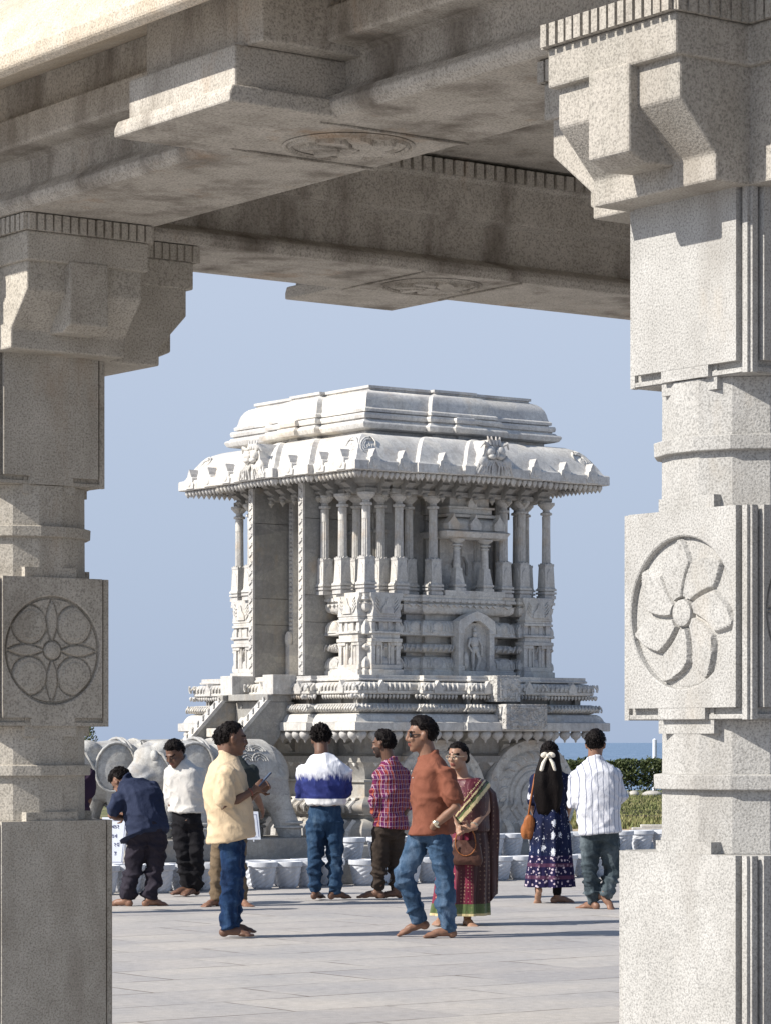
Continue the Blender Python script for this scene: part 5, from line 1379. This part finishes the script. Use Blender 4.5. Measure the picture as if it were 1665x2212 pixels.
# navy floral dress
p = Person('person', 'woman seen from behind in a navy floral dress, long hair tied with a bow', 1188, 1948, 28.4, 0, 2)
A = p.at; pel, chest, neck, hc = A(1187, 1768), A(1187, 1705), A(1187, 1660, .0), A(1186, 1630, .03)
p.J['neck'] = neck; HB = basis(radians(10), radians(-6)); w_, d_ = (.15, .125, .145, .155, .055), (.12, .10, .11, .085, .055)
secs = p.torso_secs(pel, chest, neck, w_, d_); p.body.loft([(c, r, f, a*.8, b*.8, e) for c, r, f, a, b, e in secs])
for sh, el, wr, hd_ in (((1155, 1682, .02), (1147, 1738, .05), (1158, 1772, .16), (.3, .6, -.8)), ((1220, 1682, .02), (1229, 1738, .05), (1222, 1765, .18), (-.3, .8, -.5))):
    sh, el, wr = A(*sh), A(*el), A(*wr); limb(p.body, [sh, el, wr], [.040, .033, .023]); hand(p.body, wr, V(hd_), V((0, 1, 0)), 1, .6, .92)
lg = []
for hip, kn, an, fy, fp in (((1172, 1790, 0), (1168, 1860, .06), (1161, 1922, -.02), -8, -52), ((1200, 1790, 0), (1203, 1865, .08), (1202, 1934, .10), 68, 0)):
    hip, kn, an = A(*hip), A(*kn), A(*an); lg.append((hip, kn, an)); limb(p.body, [hip, kn, an], [.075, .046, .034]); foot(p.body, an, radians(fy), radians(fp), .95)
p.finish_body(hc, HB, .96, True)
t = MB(); q = MB()
t.loft([(c, r, f, a+.016, b+.016, e) for c, r, f, a, b, e in secs[1:]], 36)
for sh, el in ((A(1155, 1682, .02), A(1147, 1738, .05)), (A(1220, 1682, .02), A(1229, 1738, .05))): limb(t, [sh, sh*.4+el*.6, el*.85+sh*.15], [.058, .056, .056], 14)
remesh(t, 'bodice', .011, M['print'], p.e, 3, wrinkle(.005, seed=3))
z = lambda yy: A(0, yy).z
x0 = lambda uu: A(uu, 1700).x
S_ = [(1736, 1187, .145, .125, .1), (1760, 1187, .165, .14, .5), (1800, 1187, .185, .155, .9), (1850, 1187, .195, .165, 1.2), (1890, 1186, .215, .18, 1.5), (1915, 1186, .225, .19, 1.7)]
sk = skirt([(V((x0(uu), .02, z(yy))), rx, ry, f) for yy, uu, rx, ry, f in S_][::-1], folds=9, amp=.012, seed=1.3)
sk.build('skirt', M['print'], p.e, smooth=60)
t = MB(); limb(t, [lg[1][0], lg[1][1], lg[1][2]+V((0, 0, .03))], [.085, .054, .043], 14); t.build('leggings', M['black'], p.e, smooth=True)
hm = hair_cap(hc, HB, .97, .022, .006, seed=21)
hr = []
for i in range(15):
    f = i/14; c = hc+V((-.012*sin(f*3)-.02*f, -.085-.045*sin(f*pi)-.02*f, .05-.62*f)); wdt = .080+.062*sin(min(1, f*1.4)*pi*.6)-.06*max(0, f-.75)*3
    hr.append((c, V((1, 0, 0)), V((0, 1, 0)), max(.02, wdt), max(.015, .05-.012*f), .9))
m2 = MB(); m2.loft(hr, 60)
vv = []
for v_ in m2.v:
    a = v_.x*46; k_ = .008*sin(a+v_.z*5)+.010*noise.noise(V((v_.x*24, v_.y*10, v_.z*9))); vv.append(V((v_.x+.012*noise.noise(V((3, v_.x*20, v_.z*12))), v_.y-k_, v_.z)))
m2.v = vv; hm.add(m2.v, m2.f)
rr = random.Random(4)
for i in range(60):
    x = rr.uniform(-.10, .10); z0_ = rr.uniform(-.25, -.05); pts = [hc+V((x+.012*sin(j*1.7+i), -.13+.02*rr.random(), z0_-.09*j)) for j in range(5)]
    hm.tube(pts, [.006, .007, .006, .005, .002], 4, False)
hm.build('hair', M['hair'], p.e, smooth=True)
bw_ = MB(); c = hc+V((-.025, -.158, -.005))
for s in (-1, 1):
    R_ = Matrix.Rotation(s*.35, 3, 'Y'); bw_.ell(c+V((s*.036, 0, .008)), (.036, .015, .026), 12, 8, R_); bw_.tube([c+V((s*.01, .0, -.01)), c+V((s*.045, -.012, -.07)), c+V((s*.062, -.01, -.135))], [.010, .018, .020], 8)
bw_.ell(c+V((0, -.012, .0)), (.018, .018, .02), 8, 6); bw_.build('hair_bow', M['lace'], p.e, smooth=True)
# her shoulder bag
bg_ = empty('shoulder_bag', 'tan leather half moon bag hanging at the hip of the woman in navy', 'bag', p.o+A(1142, 1790, -.02))
m = MB(); m.ell((0, 0, .02), (.062, .05, .125), 16, 12); m.ell((-.045, .0, -.02), (.04, .045, .08), 14, 10); m.ell((.0, -.035, .06), (.055, .03, .08), 14, 10); 
remesh(m, 'pouch', .008, M['leather'], bg_, 2)
m = MB(); a = V((0, 0, .12)); b = A(1156, 1672, -.06)-A(1142, 1790, -.02); m.tube([a+V((-.01, 0, 0)), a*.6+b*.4+V((-.012, -.02, 0)), b+V((-.005, .02, 0)), b+V((.02, .08, .02))], .011, 6); m.build('strap', M['leather'], bg_, smooth=True)

# maroon sari
p = Person('person', 'woman wearing glasses and a maroon sari with green and gold border', 985, 1992, 25.0, 205, 2)
A = p.at; pel, chest, neck, hc = A(1003, 1795), A(1004, 1722), A(1000, 1675, .0), A(987, 1634, -.04)
p.J['neck'] = neck; HB = basis(radians(212), radians(-3)); w_, d_ = (.18, .165, .165, .155, .06), (.15, .14, .14, .10, .06)
secs = p.torso_secs(pel, chest, neck, w_, d_); p.body.loft([(c, r, f, a*.85, b*.85, e) for c, r, f, a, b, e in secs])
LA = [A(1040, 1700, .02), A(1048, 1750, -.04), A(1018, 1788, -.24)]; RA = [A(972, 1700, -.04), A(962, 1750, -.06), A(985, 1782, -.26)]
for (sh, el, wr), hd_, sd_ in ((LA, (-.9, -.2, -.1), 1), (RA, (.4, -.5, -.7), -1)):
    limb(p.body, [sh, (sh+el)/2, el, wr], [.048, .050, .040, .027]); hand(p.body, wr, V(hd_), V((0, -1, 0)), sd_, .9, .95)
for an, fy in ((A(954, 1978, -.06), 200), (A(1008, 1982, -.02), 165)): limb(p.body, [V((an.x, an.y, .5)), an], [.06, .034]); foot(p.body, an, radians(fy), 0, .93)
fb = p.finish_body(hc, HB, 1.0, True)
hh = hair_cap(hc, HB, 1.0, .012, .003, seed=14); hh.ell(hc+HB @ V((0, -.12, -.02)), (.045, .035, .045), 12, 8); hh.build('hair', M['hair'], p.e, smooth=True)
m = MB()
for s in (-1, 1): m.tube([hc+HB @ V((s*.033+.024*cos(a), .098, .004+.018*sin(a))) for a in [i*2*pi/14 for i in range(15)]], .0022, 5); m.tube([hc+HB @ V((s*.058, .094, .008)), hc+HB @ V((s*.08, .0, .006))], .002, 5)
m.tube([hc+HB @ V((-.009, .104, .008)), hc+HB @ V((.009, .104, .008))], .002, 5); m.build('glasses', M['steel'], p.e)
m = MB(); m.ell(hc+HB @ V((0, .092, .046)), (.005, .004, .006), 8, 6); m.build('bindi', M['lips'], p.e)
t = MB(); t.loft([(c, r, f, a+.004, b+.004, e) for c, r, f, a, b, e in secs[1:5]], 36)
for sh, el, wr in (LA, RA): limb(t, [sh, sh*.55+el*.45], [.058, .056], 14)
remesh(t, 'blouse', .011, M['sari_dark'], p.e, 3, wrinkle(.003))
zc = lambda yy: A(0, yy).z
def band(c):
    """where on the wrapped cloth a point falls: measured across the diagonal from her left shoulder to her right hip"""
    L0, L1 = A(1052, 1700), A(968, 1800); d = (L1-L0); d.y = 0; L_ = d.length; d /= L_; n_ = V((-d.z, 0, d.x)) ; v_ = c-L0; return v_.x*n_.x+v_.z*n_.z
def paint_drape(c):
    k_ = band(c); k_ = -k_ if band(A(1040, 1790)) > 0 else k_      # distance above the lower edge is positive
    if k_ < -.01: return 1
    if k_ < .018: return 2
    if k_ < .036: return 3
    if k_ < .052: return 1
    if k_ < .064: return 4
    if .088 < k_ < .094: return 4
    return 0
t = MB(); t.loft([(c, r, f, a+.030, b+.034, e) for c, r, f, a, b, e in p.torso_secs(pel, chest, neck, (.18, .17, .17, .160, .085), (.15, .14, .14, .105, .07))[:5]], 40)
t.ell(A(1040, 1697, .02), (.075, .085, .06), 14, 10)
remesh(t, 'sari_wrap', .0105, [M['sari'], M['sari_dark'], M['gold'], M['green'], M['gold']], p.e, 3, wrinkle(.004, (14, 14, 20), seed=4), paint_drape)
xx = lambda uu: A(uu, 1800).x
S_ = [(1792, 1002, .185, .155, .2), (1830, 1000, .205, .17, .7), (1880, 998, .215, .18, 1), (1930, 994, .225, .185, 1.2), (1960, 992, .235, .19, 1.4), (1976, 991, .24, .195, 1.5)]
sk = skirt([(V((xx(uu), 0, zc(yy))), rx, ry, f) for yy, uu, rx, ry, f in S_][::-1], folds=10, amp=.013, seed=.4)
o = sk.build('sari_skirt', [M['sari'], M['sari_red'], M['gold'], M['green'], M['sari_dark']], p.e, smooth=60)
bm = bmesh.new(); bm.from_mesh(o.data); bmesh.ops.subdivide_edges(bm, edges=bm.edges, cuts=2, use_grid_fill=True); bm.to_mesh(o.data); bm.free()
zb = zc(1976)
def sp(c):
    h = c.z-zb
    if h < .025: return 2
    if h < .085: return 3
    if h < .11: return 2
    st = sin(atan2(c.y, c.x)*10)
    return 1 if (c.x < xx(962) or (st > .55 and c.x < xx(1015))) else (4 if c.x > xx(1020) else 0)
o.data.polygons.foreach_set('material_index', [sp(q.center) for q in o.data.polygons]); o.data.polygons.foreach_set('use_smooth', [True]*len(o.data.polygons))
# the loose end falling behind her left arm
t = MB(); rings = []
for i, (uu, yy, wd, dy) in enumerate(((1038, 1692, .05, .02), (1052, 1712, .075, .06), (1058, 1750, .080, .09), (1058, 1800, .085, .10), (1052, 1850, .100, .10), (1050, 1900, .105, .11), (1048, 1940, .11, .11))):
    rings.append((V((A(uu, yy).x, dy, zc(yy))), V((1, .25, 0)).normalized(), V((-.25, 1, 0)).normalized(), wd, .055))
rings = rings[::-1]; t.loft(rings, 60)
t.v = [v_+V((0, .012*sin(v_.x*95+v_.z*1.5), (.035*sin(v_.x*40) if v_.z < .3 else 0))) for v_ in t.v]
t.build('sari_drape', M['sari_dark'], p.e, smooth=60)
m = MB()
for zz_ in (0, .012): m.tube([LA[2]-(LA[2]-LA[1]).normalized()*(.03+zz_)+(Matrix.Rotation(a, 3, (LA[2]-LA[1]).normalized()) @ (LA[2]-LA[1]).orthogonal().normalized())*.031 for a in [i*2*pi/12 for i in range(13)]], .004, 5)
m.build('bangles', M['steel'], p.e)
hbp = p.o+A(1004, 1842, -.22)
hb_ = empty('handbag', 'dark brown leather handbag with looped handles held by the woman in the sari', 'bag', hbp)
m = MB(); m.loft([(V((0, 0, -.10)), V((1, 0, 0)), V((0, 1, 0)), .135, .05, .6), (V((0, 0, -.06)), V((1, 0, 0)), V((0, 1, 0)), .15, .065, .6), (V((0, 0, .04)), V((1, 0, 0)), V((0, 1, 0)), .135, .05, .6), (V((0, 0, .11)), V((1, 0, 0)), V((0, 1, 0)), .10, .02, .6)], 36)
remesh(m, 'bag_body', .009, M['dkleather'], hb_, 3, wrinkle(.007, (20, 20, 20)))
for dy in (-.02, .02):
    m = MB(); m.tube([(.085*cos(a), dy, .08+.15*sin(a)) for a in [i*pi/12 for i in range(13)]], .006, 6); m.tube([(.085*cos(a), dy-.04, .08-.10*sin(a)) for a in [i*pi/12 for i in range(13)]], .005, 6); m.build('handle', M['leather'], hb_, smooth=True)

# ------------------------------------------------------------------ small things people carry and wear
sh, el, wr = P7.AR[0]; d = (wr-el).normalized(); c = wr-d*.035
m = MB(); m.tube([c+(Matrix.Rotation(a, 3, d) @ d.orthogonal().normalized())*.032 for a in [i*2*pi/14 for i in range(15)]], .010, 6); m.ell(c+V((-.0, -.036, .01)), (.021, .008, .021), 12, 8); m.build('wristwatch', M['steel'], P7.e, smooth=True)
m = MB(); B, hc_ = P7.HB, P7.hc
for s in (-1, 1): m.ell(hc_+B @ V((s*.034, .092, .006)), (.030, .010, .022), 12, 8, B); m.tube([hc_+B @ V((s*.062, .086, .010)), hc_+B @ V((s*.084, -.01, .008))], .004, 5)
m.tube([hc_+B @ V((-.012, .1, .012)), hc_+B @ V((.012, .1, .012))], .004, 5); m.build('sunglasses', M['shade'], P7.e, smooth=True)
m = MB()
for i in range(4): m.ell(P7.sec[2][0]+P7.sec[2][2]*(.168-.012*i)+V((0, 0, .14-.055*i))+P7.sec[2][1]*.0, (.006, .006, .006), 8, 6)
m.build('buttons', M['eyew'], P7.e)
sh, el, wr = P2.AR[1]; d = (wr-el).normalized(); m = MB(); m.tube([wr-d*.02+(Matrix.Rotation(a, 3, d) @ d.orthogonal().normalized())*.030 for a in [i*2*pi/12 for i in range(13)]], .009, 6); m.build('wristwatch', M['shade'], P2.e, smooth=True)
ph_ = P3.o+P3.AR[0][2]+V((.085, .02, .085))
m = MB(); m.box(-.006, .006, -.038, .038, -.075, .075); o = m.build('mobile_phone', M['phone'], None, bevel=.004); o.location = ph_; o.rotation_euler = (.0, .75, .2)
tag(o, 'dark mobile phone held up by the man in pale yellow', 'phone')
sh, el, wr = P3.AR[0]; d = (wr-el).normalized(); m = MB(); m.tube([wr-d*.03+(Matrix.Rotation(a, 3, d) @ d.orthogonal().normalized())*.031 for a in [i*2*pi/12 for i in range(13)]], .005, 6); m.build('wrist_thread', M['lips'], P3.e, smooth=True)
